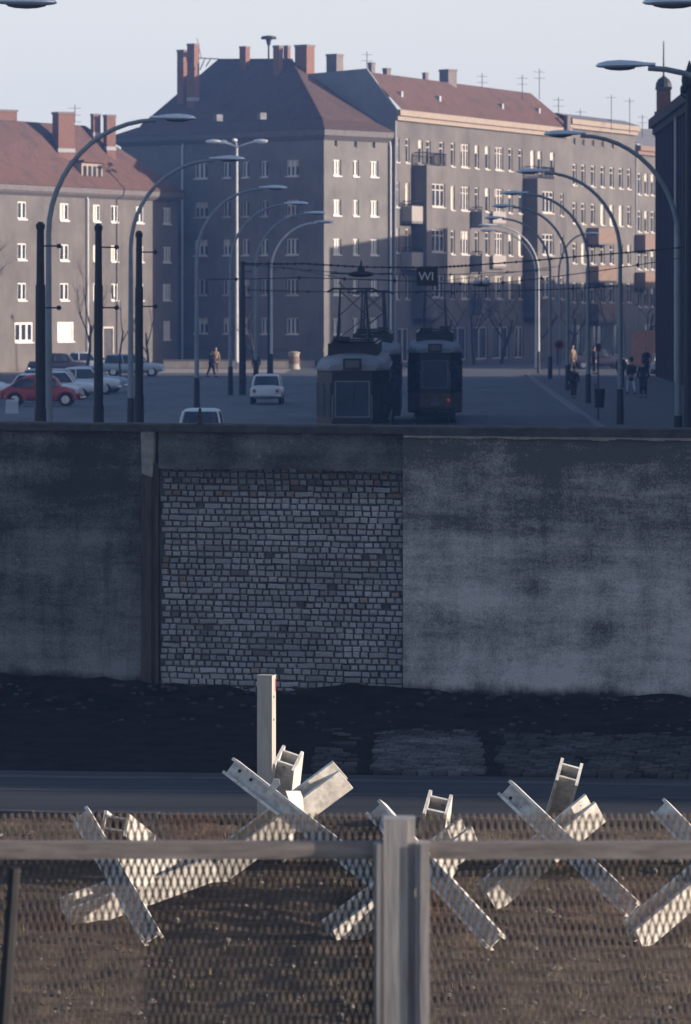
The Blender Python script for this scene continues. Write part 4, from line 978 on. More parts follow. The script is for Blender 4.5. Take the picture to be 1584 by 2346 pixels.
P3 = cat_pole(319, 533, 0, 100, 'dark tramway pole overlapping a grey lamp pole, third from the left', w=.76)
P4 = cat_pole(556, 600, 0, 206, 'short dark tramway pole right of the pale five-armed mast', w=1.1)
P5 = cat_pole(616, 600, 0, 255, 'farthest thin tramway pole, beside the sunlit lamp', w=.6)
# big ornamented pole at the right edge
Y = 115.0; X = (1580 - VX) * Y / F
o = thing('ornate_pole', 'tall black pole with a knobbed iron head at the right edge of the photo', 'pole', (X, Y, 0))
zt = ppt(1578, 205, Y).z
MB().tube([(X, Y, 0), (X, Y, 4), (X, Y, zt)], [.2, .15, .12], 10).build('pole_shaft', M['dark'], o)
b = MB(); b.ell((X, Y, zt + .28), (.24, .24, .34), 12, 8); b.ell((X - .12, Y, zt + .02), (.16, .14, .16), 10, 6); b.lathe([(.1, zt + .6), (.05, zt + .75), (.02, zt + .85)], (X, Y, 0), 8); b.build('pole_head', M['dark'], o)
b = MB(); b.tube([(X - .25, Y, zt + .05), (X - .24, Y, zt - .15), (X - .1, Y, zt - .28), (X, Y, zt - .35)], .03, 6); b.build('scroll_bracket', M['dark'], o)
PRt = (X, Y, zt)
Y = 132.0; X = (1569 - VX) * Y / F

def wire(name, pts, r, label, beads=0, br=.06):
    o = thing(name, label, 'overhead wire', tuple(pts[0])); b = MB()
    full = []
    for i in range(len(pts) - 1):
        a, c = Vector(pts[i]), Vector(pts[i + 1]); n = 8
        for k in range(n): t = k / n; full.append(a.lerp(c, t) - up * (4 * t * (1 - t) * .004 * (c - a).length))
    full.append(Vector(pts[-1])); b.tube(full, r, 5); b.build('cable', M['dark'], o)
    if beads:
        bm_ = None
        for i in range(beads):
            t = (i + .5) / beads * (len(full) - 1); k = int(t); q = full[k].lerp(full[min(k + 1, len(full) - 1)], t - k)
            if bm_ is None: b = MB(); b.ell((0, 0, 0), (br, br, br * 1.25), 6, 4); x = b.build('insulator', M['dark'], o, world=False); bm_ = x.data
            else: x = bpy.data.objects.new('insulator', bm_); C.objects.link(x); x.parent = o
            x.location = q - Vector(o.location)
    return full
Yw = 116.0
wire('span_wire', [ppt(1600, 563, 115), ppt(1330, 587, 115.5), ppt(1090, 607, Yw), ppt(1010, 612, Yw), ppt(850, 612, Yw), ppt(700, 604, Yw), ppt(556, 604, Yw)], .02, 'thick beaded span wire rising to the black pole at the right edge', 54, .036)
wire('span_wire', [ppt(1578, 588, 115), ppt(1220, 640, 122), ppt(1100, 652, 122), ppt(860, 640, 122), ppt(700, 636, 122), ppt(470, 640, 122)], .014, 'thin span wire passing just under the black route sign', 8, .05)
wire('span_wire', [ppt(1420, 655, 158), ppt(1240, 664, 158), ppt(1000, 668, 158), ppt(800, 669, 158), ppt(566, 664, 158)], .02, 'lowest span wire, touching the tram current collectors', 10, .05)
wire('span_wire', [ppt(1262, 618, 206), ppt(1000, 630, 206), ppt(800, 626, 206), ppt(560, 606, 206)], .02, 'far span wire between the short left pole and the right lamps', 12, .06)
wire('span_wire', [ppt(620, 605, 255), ppt(800, 640, 255), ppt(1000, 645, 255), ppt(1280, 610, 255)], .02, 'farthest span wire, in front of the corner house', 6, .06)
for i, (x0, nm) in enumerate(((-2.15, 'left'), (.4, 'right'))): wire('contact_wire', [(x0, 100, 5.5), (x0, 160, 5.42), (x0, 220, 5.42), (x0, 300, 5.45)], .014, f'long contact wire above the {nm} tram track')
# route sign W 1
Y = 116.0; c = ppt(979, 634, Y); s = F / Y
o = thing('route_sign', 'square black sign with white letters W 1 hanging from the span wire', 'sign', (c.x, c.y, c.z))
MB().box(c, (48 / s, .06, 42 / s)).build('sign_board', M['sheet'], o)
b = MB(); 
for dx in (-.2, .2): b.tube([(c.x + dx, Y, c.z + 21 / s), (c.x + dx, Y, c.z + 24 / s)], .012, 5)
b.build('hanger', M['dark'], o)
def text_obj(txt, size, loc, m, parent):
    cu = bpy.data.curves.new('text', 'FONT'); cu.body = txt; cu.size = size; cu.extrude = .004; cu.align_x = 'CENTER'; cu.align_y = 'CENTER'
    t = bpy.data.objects.new('t', cu); C.objects.link(t); dg = bpy.context.evaluated_depsgraph_get(); me = bpy.data.meshes.new_from_object(t.evaluated_get(dg))
    bpy.data.objects.remove(t); q = Matrix.Rotation(R(90), 4, 'X'); me.transform(q); me.materials.clear(); me.materials.append(m)
    ob = bpy.data.objects.new('lettering', me); C.objects.link(ob); ob.parent = parent; ob.location = Vector(loc) - Vector(parent.location); return ob
text_obj('W', .36, (c.x - .07, Y - .036, c.z), M['letter'], o); text_obj('1', .36, (c.x + .16, Y - .036, c.z), M['letter'], o)
# hanging signal lamps
c = ppt(828, 628, 120); o = thing('hanging_signal', 'black signal lamp hanging from wires above the left tram', 'signal lamp', tuple(c))
b = MB(); b.ell(c, (.42, .12, .1), 10, 6); b.box(c + up * .1, (.22, .14, .2)); b.tube([c + up * .1, c + up * .42], [.05, .02], 6); b.build('lamp_body', M['dark'], o)
b = MB(); b.tube([c - Vector((.95, 0, -.02)), c, c + Vector((.95, 0, .02))], .02, 5); b.build('cross_wire', M['dark'], o)
c = ppt(1103, 650, 120); o = thing('hanging_lamp', 'small double lamp with pale tops hanging right of the route sign', 'hanging lamp', tuple(c))
for s_ in (-.14, .14): q = c + Vector((s_, 0, 0)); b = MB(); b.ell(q + up * .05, (.13, .13, .09), 10, 6); b.build('shade', M['polepale'], o)
b = MB(); b.ell(c - up * .04, (.27, .12, .05), 12, 6); b.tube([c, c + up * .3], .02, 5); b.build('fitting', M['dark'], o)
c = ppt(1138, 616, 118)
# round traffic sign
Y = 246.0; c = ppt(1282, 790, Y)
o = thing('traffic_sign', 'round red-rimmed traffic sign on a thin post among the right lamp poles', 'traffic sign', (c.x, Y, 0))
MB().tube([(c.x, Y, 0), (c.x, Y, c.z)], .045, 6).build('sign_post', M['polegrey'], o)
MB().lathe([(.33, -.02), (.33, .02)], (c.x, Y - .06, c.z), 20, 'y').build('rim', M['carred'], o); MB().lathe([(.21, -.022), (.21, .022)], (c.x, Y - .07, c.z), 20, 'y').build('disc', M['coatn'], o)
Y = 160.0; c = ppt(1371, 930, Y)
o = thing('bollard_post', 'thin short post on the right pavement beside the thick lamp pole', 'post', (c.x, Y, .11))
MB().tube([(c.x, Y, .1), (c.x, Y, 3.2)], .03, 6).build('post_rod', M['dark'], o)
b = MB(); b.box((c.x, Y, 3.1), (.22, .05, .3)); b.build('small_plate', M['cardark'], o)
Y = 178.0; c = ppt(1374, 916, Y); o = thing('litter_bin', 'dark litter bin standing on the right pavement by the lamp poles', 'litter bin', (c.x, Y, .11))
MB().lathe([(.2, .12), (.26, .9), (.28, .92), (.28, .98), (.2, 1.0)], (c.x, Y, 0), 12).build('bin_body', M['dark'], o); MB().tube([(c.x - .2, Y - .2, .11), (c.x - .2, Y - .2, 1.2)], .03, 6).build('bin_post', M['dark'], o)

# ================================================================== TRAMS
def tram(X, Y, label, low, tail=False, panto=(2.2,), L=13.0):
    o = thing('tram', label, 'tram', (X, Y, 0)); hw = 1.1; fw = .62
    poly = lambda s=0.0: [(-fw, -s), (fw, -s), (hw + s, .95), (hw + s, L - .95), (fw, L + s), (-fw, L + s), (-hw - s, L - .95), (-hw - s, .95)]
    def P(q, z): return Vector((X + q[0], Y + q[1], z))
    b = MB(); b.loft([[P(q, .45) for q in poly()], [P(q, 2.95) for q in poly()]]); b.build('body', M['trambody'], o)
    b = MB(); rings = [[P(q, z) for q in poly(.012)] for z in (.5, 1.28)]; b.loft(rings); b.build('lower_panel', low, o)
    b = MB(); b.loft([[P(q, z) for q in poly(.03)] for z in (1.28, 1.36)]); b.build('waist_rail', M['trambody'], o)
    # glazing, each pane its own part
    def pane(a, c, z0, z1, nm='window', off=.012):
        a = Vector((a[0], a[1], 0)); c = Vector((c[0], c[1], 0)); d = (c - a).normalized(); n = Vector((d.y, -d.x, 0)); b = MB()
        for (p, q, y0, y1) in ((a, c, z0, z1),):
            v = [P(p + n * off, y0), P(q + n * off, y0), P(q + n * off, y1), P(p + n * off, y1)]; b.prism(v, -n * .01)
        w = b.build(nm, M['tramglass'], o)
        f = MB(); t = .035
        for (u0, u1, y0, y1) in ((0, 1, z0 - t, z0), (0, 1, z1, z1 + t)):
            f.prism([P(a + n * (off + .012) - d * t, y0), P(c + n * (off + .012) + d * t, y0), P(c + n * (off + .012) + d * t, y1), P(a + n * (off + .012) - d * t, y1)], -n * .02)
        for e in (a - d * t, c): f.prism([P(e + n * (off + .012), z0), P(e + d * t + n * (off + .012), z0), P(e + d * t + n * (off + .012), z1), P(e + n * (off + .012), z1)], -n * .02)
        fixchild(f, 'window_frame', M['polegrey'] if nm == 'windscreen' else M['trambody'], w, o)
    pane((-.5, 0), (.5, 0), 1.5, 2.55, 'windscreen')
    for s in (-1, 1):
        A = Vector((fw * s, 0)); B_ = Vector((hw * s, .95)); 
        for t0, t1 in ((.1, .45), (.55, .9)):
            p, q = A.lerp(B_, t0), A.lerp(B_, t1); pane(*(((p.x, p.y), (q.x, q.y)) if s > 0 else ((q.x, q.y), (p.x, p.y))), 1.5, 2.5, 'side_light')
        n = 8
        for i in range(n):
            y0 = 1.15 + i * (L - 2.3) / n + .12; y1 = 1.15 + (i + 1) * (L - 2.3) / n - .12
            pane(*(((hw, y0), (hw, y1)) if s > 0 else ((-hw, y1), (-hw, y0))), 1.5, 2.5)
    # roof: arched, curving down at the ends
    b = MB(); rings = []
    for y, k, wd in [(y_, math.sin(min(1, (y_ + .06) / 1.9) * math.pi / 2) ** .8 if y_ > -.06 else 0, min(hw + .04, fw + .1 + (y_ + .06) * .48)) for y_ in (-.06, .1, .3, .55, .8, 1.1, 1.4, 1.8)] + [(L - y_, math.sin(min(1, (y_ + .06) / 1.9) * math.pi / 2) ** .8 if y_ > -.06 else 0, min(hw + .04, fw + .1 + (y_ + .06) * .48)) for y_ in (1.8, 1.4, 1.1, .8, .55, .3, .1, -.06)]:
        ring = [P((-wd, y), 2.9), P((-wd, y), 2.99)]
        for i in range(15): a = math.pi * (1 - i / 14); ring.append(P((wd * .97 * math.cos(a), y), 3.0 + (.10 + .36 * k) * math.sin(a) ** .8))
        ring += [P((wd, y), 2.99), P((wd, y), 2.9)]; rings.append(ring)
    b.loft(rings); b.build('roof', M['tramroof'], o, smooth=True)
    b = MB(); b.box((X, Y + L / 2 + .1, 3.53), (1.55, L - 2.2, .36)); b.box((X, Y + L / 2 + .1, 3.74), (1.35, L - 2.6, .07)); b.build('roof_lantern', M['trambody'], o)
    b = MB(); b.box((X, Y - .02, 3.1), (.56, .3, .34)); sb = b.build('destination_box', M['trambody'], o)
    b = MB(); b.box((X, Y - .18, 3.1), (.42, .012, .22)); fixchild(b, 'box_glass', M['lens'], sb, o)
    MB().lathe([(.13, -.02), (.14, .05), (.1, .07)], (X, Y - .06, 1.05), 14, 'y').build('headlight', M['lens'], o)
    b = MB(); b.box((X, Y - .12, .62), (1.5, .1, .14)); b.box((X, Y - .3, .55), (.16, .5, .12)); b.build('bumper', M['dark'], o)
    for s in (-.55, .55):
        MB().lathe([(.055, -.02), (.055, .03)], (X + s, Y - .03, .98), 10, 'y').build('tail_light', M['taillit'] if (tail and s > 0) else M['tail'], o)
    for yy in (L * .3, L * .7):
        b = MB(); b.box((X, Y + yy, .36), (1.7, 2.4, .3))
        for dy in (-.8, .8): 
            for s in (-.72, .72): b.lathe([(.33, -.05), (.33, .05)], (X + s, Y + yy + dy, .33), 14, 'x')
        b.build('truck', M['dark'], o)
    for py_ in panto:
        b = MB(); y0 = Y + py_; zb, zm, zt = 3.8, 4.55, 5.38
        b.box((X, y0, 3.83), (1.25, 1.4, .06))
        for s in (-1, 1):
            b.tube([(X + s * .47, y0 - .65, zb), (X + s * .44, y0 - .05, zm), (X + s * .4, y0 + .03, zt)], [.045, .04, .028], 6)
            b.tube([(X + s * .47, y0 + .65, zb), (X + s * .44, y0 + .1, zm), (X + s * .4, y0 + .03, zt)], [.045, .04, .028], 6)
        b.tube([(X - .44, y0 - .05, zm), (X + .4, y0 + .02, zt - .05)], .014, 5); b.tube([(X + .44, y0 - .05, zm), (X - .4, y0 + .02, zt - .05)], .014, 5)
        b.tube([(X - .47, y0 - .6, zb + .05), (X + .44, y0 - .06, zm)], .014, 5)
        b.tube([(X - .8, y0, zt - .08), (X - .62, y0, zt + .02), (X + .62, y0, zt + .02), (X + .8, y0, zt - .08)], .035, 6); b.build('current_collector', M['dark'], o)
    MB().box((X - .35, Y + 1.5, 3.84), (.5, .9, .16)).build('resistor_box', M['dark'], o); MB().box((X + .4, Y + 4, 3.86), (.4, 1.4, .2)).build('resistor_box', M['dark'], o)
    MB().tube([(X + .1, Y - .03, 2.5), (X + .02, Y - .04, 1.95)], .012, 5).build('wiper', M['dark'], o)
    for s in (-1, 1): MB().tube([(X + s * .58, Y - .02, 1.4), (X + s * .6, Y - .09, 1.45), (X + s * .6, Y - .09, 2.1), (X + s * .58, Y - .02, 2.15)], .016, 5).build('grab_rail', M['polegrey'], o)
    b = MB(); b.box((X, Y - .03, .82), (.34, .02, .13)); b.build('number_plate', M['polegrey'], o)
    return o
tram(-2.15, 118.5, 'nearest tram on the left track with pale arched roof end, cut by the wall', M['tramlow'], panto=(1.6,))
tram(-2.0, 153.0, 'second tram on the left track, standing behind the nearest one', M['trambody'], panto=(1.8, 9))
tram(.5, 158.0, 'tram on the right track seen from behind with a red tail light', M['tramlow'], True, panto=(2.6,))

# ================================================================== CARS
def se(x, hw, z0, z1, n=16, e=3.6):
    zc, hz = (z0 + z1) / 2, (z1 - z0) / 2; r = []
    for k in range(n):
        a = 2 * math.pi * (k + .5) / n; c, s = math.cos(a), math.sin(a)
        r.append(Vector((x, hw * abs(c) ** (2 / e) * (1 if c > 0 else -1), zc + hz * abs(s) ** (2 / e) * (1 if s > 0 else -1))))
    return r
def rr(x0, x1, hw, z, n=20, e=4):
    xc, hx = (x0 + x1) / 2, (x1 - x0) / 2; r = []
    for k in range(n):
        a = 2 * math.pi * (k + .5) / n; c, s = math.cos(a), math.sin(a)
        r.append(Vector((xc + hx * abs(c) ** (2 / e) * (1 if c > 0 else -1), hw * abs(s) ** (2 / e) * (1 if s > 0 else -1), z)))
    return r
def car(x, y, rz, paint, label, style='sedan', group='cars parked side by side on the left of the street', name='parked_car'):
    o = thing(name, label, 'car', (x, y, 0), rz, group)
    K = dict(world=False)
    if style == 'beetle':
        W = .6; st = [(-1.98, .38, .42, .58), (-1.85, .52, .32, .78), (-1.5, .6, .28, .98), (-1.1, .63, .25, .98), (0, .64, .22, .94), (.75, .64, .22, .96), (1.1, .58, .25, .93), (1.5, .48, .3, .82), (1.85, .34, .36, .62), (2.0, .22, .42, .52)]
        cab = [(-1.55, .98, .60, .90), (-1.25, .88, .585, 1.12), (-.95, .72, .55, 1.32), (-.7, .52, .46, 1.44), (-.4, .25, .3, 1.49)]; axles = (-1.2, 1.2); H = 1.5
    else:
        st = [(-2.05, .62, .40, .78), (-1.98, .74, .33, .90), (-1.5, .78, .28, .93), (-.9, .79, .24, .93), (0, .79, .22, .92), (.9, .79, .24, .92), (1.4, .77, .27, .89), (1.9, .74, .32, .82), (2.05, .62, .38, .74)]
        cab = [(-1.28, .95, .72, .90), (-1.12, .78, .68, 1.14), (-.95, .58, .62, 1.36), (-.8, .45, .54, 1.42), (-.6, .25, .4, 1.445)]; axles = (-1.25, 1.28); H = 1.45
    if style == 'estate':
        cab = [(-1.9, .95, .72, .90), (-1.82, .78, .68, 1.16), (-1.75, .58, .63, 1.40), (-1.6, .45, .56, 1.46), (-1.3, .25, .4, 1.48)]
    b = MB(); b.loft([se(*s) for s in st]); b.build('body', paint, o, smooth=True, **K)
    b = MB(); b.loft([rr(*c, ) if False else rr(c[0], c[1], c[2], c[3]) for c in cab[:3]]); b.build('windows', M['glass'], o, smooth=True, **K)
    b = MB(); b.loft([rr(c[0] - .012, c[1] + .012, c[2] + .012, c[3] - (.035 if i == 0 else 0)) for i, c in enumerate(cab[2:])]); b.build('roof', paint, o, smooth=True, **K)
    for sy in (-1, 1):
        for pts in ([(c[0] + .06, c[2] - .06, c[3]) for c in cab[:3]], [(c[1] - .06, c[2] - .06, c[3]) for c in cab[:3]], [((c[0] + c[1]) / 2 - .1, c[2] + .005, c[3]) for c in cab[:3]]):
            b = MB(); b.tube([(p[0], sy * p[1], p[2]) for p in pts], .035, 6); b.build('pillar', paint, o, **K)
    if style == 'beetle':
        for ax in axles:
            for sy in (-1, 1):
                rings = []
                for i in range(9):
                    a = math.pi * (i / 8) ; rx_ = .56; cx = ax + math.cos(a) * -rx_; cz = .30 + math.sin(a) * .46
                    rings.append([Vector((ax - math.cos(a) * r1, sy * yy, .30 + math.sin(a) * r1 * .9)) for r1, yy in ((.40, .55), (.40, .76), (.47, .78), (.54, .70), (.56, .55))])
                b = MB(); b.loft(rings); b.build('fender', paint, o, smooth=True, **K)
    for ax in axles:
        for sy in (-1, 1):
            yo = sy * (.68 if style != 'beetle' else .66)
            b = MB(); b.lathe([(.2, -.08), (.3, -.085), (.315, -.05), (.315, .05), (.3, .085), (.2, .08)], (ax, yo, .315), 20, 'y'); w = b.build('wheel', M['tyre'], o, world=False)
            b = MB(); b.lathe([(.19, -.088), (.17, -.06), (.06, -.07), (.05, -.1)] if sy < 0 else [(.19, .088), (.17, .06), (.06, .07), (.05, .1)], (ax, yo, .315), 16, 'y'); b.build('hubcap', M['chrome'], w, world=False)
    xe = st[-1][0]
    for sy in (-1, 1):
        hx, hy, hz = (1.72, .56, .62) if style == 'beetle' else (2.02, .5, .62)
        b = MB(); b.lathe([(.1, -.06), (.1, .03), (.06, .05)], (hx, sy * hy, hz), 12, 'x'); b.build('headlight', M['chrome'], o, world=False)
        b = MB(); b.box((st[0][0] + (.10 if style == 'beetle' else .0), sy * .55, .66), (.06, .14, .16)); b.build('tail_light', M['tail'], o, world=False)
    for xb in (xe + .04, st[0][0] - .04):
        b = MB(); b.tube([(xb - .12 * (1 if xb > 0 else -1), -.74, .42), (xb, -.6, .42), (xb, .6, .42), (xb - .12 * (1 if xb > 0 else -1), .74, .42)], .045, 6); b.build('bumper', M['chrome'], o, world=False)
    b = MB(); b.box((st[0][0] - .09, 0, .5), (.015, .5, .11)); b.build('number_plate', M['plate'], o, world=False)
    return o
car(-18.15, 185, 0.0, M['carred'], 'red rounded beetle-shaped car parked nearest at the left edge', 'beetle')
car(-18.9, 190.5, 0.05, M['carwhite'], 'white car parked directly behind the red one')
car(-18.55, 197.0, 0.0, M['carwhite'], 'white car third in the row, its bonnet showing past the grey lamp pole')
car(-18.9, 201.5, 0.03, M['cargrey'], 'pale grey car fourth in the parked row', 'estate')
car(-18.2, 207.5, 0.0, M['carwhite'], 'white car fifth in the parked row, behind the second dark pole')
car(-18.15, 211.5, -.04, M['carblue'], 'pale blue car sixth in the parked row, its nose farthest right')
car(-23.4, 199, 0.1, M['carwhite'], 'white car cut off by the left edge of the photo, behind the red car')
car(-19.1, 256, 0.0, M['cargrey'], 'large pale grey car parked alone farther back beside the third dark pole', 'estate')
car(-24.5, 262, 0.0, M['cardark'], 'dark car far back below the left house, left of the big lamp pole')
car(-23.4, 268, 0.0, M['cargrey'], 'light car far back before the left house wall')
car(-7.56, 189, R(90), M['carwhite'], 'white saloon seen from behind, driving away left of the trams', group=None, name='saloon_car')
car(-7.35, 129.5, R(90), M['carwhite'], 'pale car just behind the wall, only its rear window and roof showing', group=None, name='saloon_car')
car(12.8, 283, R(8), M['cardark'], 'dark red-tinged car far off between the right lamp poles', group=None, name='saloon_car')
car(16.2, 262, R(90), M['cargrey'], 'grey car standing behind the dark pedestrians on the right', group=None, name='saloon_car')

# pale block in front of the red car
c = gpt(28, 947); o = thing('concrete_block', 'pale concrete block standing on the street before the red car', 'block', (c.x, c.y, 0))
MB().loft([[Vector((c.x + a * s_, c.y + b_ * s_, z)) for a, b_ in ((-.27, -.2), (.27, -.2), (.27, .2), (-.27, .2))] for z, s_ in ((0, 1.05), (.1, 1.0), (.55, .95), (.6, .88))]).build('block_body', M['cargrey'], o)
MB().box((c.x, c.y, .64), (.2, .05, .06)).build('lifting_loop', M['dark'], o)

# ================================================================== PEOPLE
def skin_mesh(verts, edges, radii, root=0, sub=1):
    me = bpy.data.meshes.new('s'); me.from_pydata(verts, edges, []); ob = bpy.data.objects.new('s', me); C.objects.link(ob)
    md = ob.modifiers.new('Skin', 'SKIN'); md.use_smooth_shade = True
    for i, sv in enumerate(me.skin_vertices[0].data): r = radii[i]; sv.radius = (r, r) if not isinstance(r, tuple) else r; sv.use_root = (i == root)
    if sub: m2 = ob.modifiers.new('Sub', 'SUBSURF'); m2.levels = sub; m2.render_levels = sub
    dg = bpy.context.evaluated_depsgraph_get(); out = bpy.data.meshes.new_from_object(ob.evaluated_get(dg)); bpy.data.objects.remove(ob); return out
def make_body(kind):
    """metres, facing -y, feet on z=0; kind: stand / walk / carry"""
    V = []; E = []; Rd = []
    def v(p, r, par=None):
        V.append(tuple(p)); Rd.append(r); i = len(V) - 1
        if par is not None: E.append((par, i))
        return i
    pel = v((0, 0, .93), .125); ab = v((0, .0, 1.08), .115, pel); ch = v((0, .01, 1.3), .135, ab); nk = v((0, .0, 1.45), .06, ch); hd0 = v((0, -.01, 1.53), .058, nk)
    joints = {}
    for s in (-1, 1):
        st = {'stand': 0, 'walk': s * .24, 'carry': s * .1}[kind]
        hip = v((s * .09, 0, .9), .1, pel); kn = v((s * .1, -st * .5 - .02, .5), .062, hip); an = v((s * .105, -st + .02, .10), .042, kn); toe = v((s * .12, -st - .12, .045), .038, an)
        sh = v((s * .17, 0, 1.38), .062, ch)
        if kind == 'carry' and s > 0: el = (s * .24, -.02, 1.12); ha = (s * .18, -.22, 1.02)
        else: aw = {'stand': 0, 'walk': -s * .16, 'carry': .05}[kind]; el = (s * .235, .03 - aw * .4, 1.12); ha = (s * .24, -.04 - aw, .86)
        e = v(el, .045, sh); w = v(ha, .03, e); dv = (Vector(ha) - Vector(el)).normalized()
        pm = v(Vector(ha) + dv * .06, .036, w)
        side = Vector((0, 1, 0)).cross(dv).normalized() if abs(dv.y) < .9 else Vector((1, 0, 0)); fr = dv.cross(side).normalized()
        for k in range(4):
            b0 = Vector(ha) + dv * .085 + fr * (.027 - .018 * k); L = (.07, .08, .075, .058)[k]; m1 = v(b0, .0095, pm); m2 = v(b0 + dv * L * .55 - side * s * .01, .009, m1); v(b0 + dv * L * .95 - side * s * .028, .008, m2)
        t1 = v(Vector(ha) + dv * .04 + fr * .04, .011, pm); v(Vector(ha) + dv * .075 + fr * .058, .009, t1)
    me = skin_mesh(V, E, Rd)
    # head with a face, joined to the body mesh
    bm = bmesh.new(); bm.from_mesh(me); n0 = len(bm.verts)
    r = bmesh.ops.create_uvsphere(bm, u_segments=16, v_segments=12, radius=1)
    for w in r['verts']:
        p = w.co.copy(); z = p.z; fx_ = -p.y
        q = Vector((p.x * .075, p.y * .095, p.z * .115))
        if z < 0: q.x *= 1 + z * .28; q.y *= 1 + z * .1
        if fx_ > .9 and -.25 < z < .15: q.y -= .02                       # nose
        if fx_ > .6 and .1 < z < .35 and .2 < abs(p.x) < .6: q.y += .008   # eye sockets
        if fx_ > .8 and -.75 < z < -.5: q.y -= .008                      # chin
        if abs(p.x) > .9 and -.2 < z < .2: q.x *= 1.12                   # ears
        w.co = q + Vector((0, -.015, 1.625))
    bm.to_mesh(me); bm.free()
    for p in me.polygons: p.use_smooth = True
    me.materials.clear(); me.materials.append(M['skin']); return me
BODY = {k: make_body(k) for k in ('stand', 'walk', 'carry')}
def clothes(kind, length):
    """coat and trousers following the same skeleton; coat as its own skinned surface"""
    V = []; E = []; Rd = []
    def v(p, r, par=None):
        V.append(tuple(p)); Rd.append(r); i = len(V) - 1
        if par is not None: E.append((par, i))
        return i
    lo = length
    a = v((0, 0, .95), (.175, .15)); v((0, 0, (lo + .95) / 2), (.185, .16), a); v((0, 0, lo), (.195, .17), len(V) - 1); ab = v((0, 0, 1.12), (.17, .145), a); ch = v((0, .01, 1.3), (.19, .15), ab); v((0, 0, 1.44), .09, ch)
    for s in (-1, 1):
        sh = v((s * .17, 0, 1.37), .082, ch)
        if kind == 'carry' and s > 0: el = (s * .25, -.02, 1.12); ha = (s * .19, -.2, 1.03)
        else: aw = {'stand': 0, 'walk': -s * .16, 'carry': .05}[kind]; el = (s * .245, .03 - aw * .4, 1.12); ha = (s * .245, -.04 - aw, .9)
        e = v(el, .065, sh); v(ha, .052, e)
    coat = skin_mesh(V, E, Rd)
    V.clear(); E.clear(); Rd.clear()
    pel = v((0, 0, .93), .14)
    for s in (-1, 1):
        st = {'stand': 0, 'walk': s * .24, 'carry': s * .1}[kind]
        hip = v((s * .095, 0, .88), .112, pel); kn = v((s * .1, -st * .5 - .02, .5), .082, hip); v((s * .105, -st + .02, .13), .07, kn)
    tr = skin_mesh(V, E, Rd); V.clear(); E.clear(); Rd.clear()
    return coat, tr
CL = {}
def person(px, py, hpx, kind, coat, trousers, length, label, rz=0.0, hat=False, carry=None):
    g = gpt(px, py); z0 = 0.11 if g.x > 7 and g.y < 258 else 0.0
    if z0: Y = F * (EYE - z0) / (py - VY); g = Vector(((px - VX) * Y / F, Y, 0))
    s = hpx * g.y / F / 1.74; s = min(max(s, .88), 1.1)
    o = thing('person', label, 'person', (g.x, g.y, z0), rz); o.scale = (s, s, s)
    def add(me, nm, m, par=o):
        ob = bpy.data.objects.new(nm, me); C.objects.link(ob); ob.parent = par
        if m: ob.material_slots[0].link = 'OBJECT'; ob.material_slots[0].material = m
        return ob
    add(BODY[kind], 'body', None)
    if (kind, length) not in CL:
        c_, t_ = clothes(kind, length)
        for me in (c_, t_): me.materials.clear(); me.materials.append(M['coatk'])
        CL[(kind, length)] = (c_, t_)
    c_, t_ = CL[(kind, length)]; add(c_, 'coat', coat); add(t_, 'trousers', trousers)
    b = MB(); b.ell((0, .012, 1.665), (.088, .102, .098), 12, 8); add(b.build('x', M['hair'], None, True).data, 'hair', None); bpy.data.objects.remove(C.objects['x'])
    if hat:
        b = MB(); b.lathe([(.14, 1.7), (.14, 1.712), (.095, 1.715), (.09, 1.79), (.05, 1.81)], (0, 0, 0), 14); x = b.build('hat', M['coatk'], None); x.parent = o
    for sx in (-1, 1):
        st = {'stand': 0, 'walk': sx * .24, 'carry': sx * .1}[kind]
        b = MB(); b.ell((sx * .112, -st - .05, .05), (.05, .14, .052), 10, 6); x = b.build('shoe', M['tyre'], None, True); x.parent = o
    return o
person(1315, 913, 75, 'walk', M['coatk'], M['coatk'], .55, 'lone pedestrian in a dark coat walking on the right pavement between two lamp poles', R(170))
person(1423, 887, 80, 'stand', M['coatk'], M['coatn'], .5, 'pedestrian in a black coat, leftmost of the group right of the lamp pole', R(160))
person(1447, 903, 82, 'walk', M['coatb'], M['cargrey'], .62, 'pedestrian in a brown jacket and light trousers, middle of the right-hand group', R(200), True)
person(1474, 912, 90, 'stand', M['coatk'], M['coatk'], .35, 'pedestrian in a long wide black coat, nearest of the right-hand group', R(180))
person(1481, 862, 66, 'carry', M['coatn'], M['coatk'], .75, 'pedestrian in a dark jacket seen before the rusty hoarding', R(10))
person(1362, 857, 64, 'stand', M['coatk'], M['coatk'], .6, 'pedestrian in a black coat standing right behind the thick lamp pole', R(100))
person(1312, 851, 60, 'stand', M['coatt'], M['coatb'], .6, 'pedestrian in a tan coat far off beside the sixth right lamp', R(30))
person(484, 864, 62, 'walk', M['coatn'], M['coatn'], .7, 'dark-clothed pedestrian walking on the lit ground left of the pale mast', R(80))
person(495, 852, 56, 'stand', M['coatt'], M['coatb'], .6, 'tan-coated pedestrian standing before the base of the corner house', R(10))
person(53, 836, 58, 'carry', M['coatn'], M['coatb'], .6, 'dark pedestrian standing below the white three-part window of the left house', R(60))
person(587, 868, 60, 'stand', M['coatk'], M['coatk'], .4, 'dark-coated figure standing just left of the far white saloon', R(190), True)

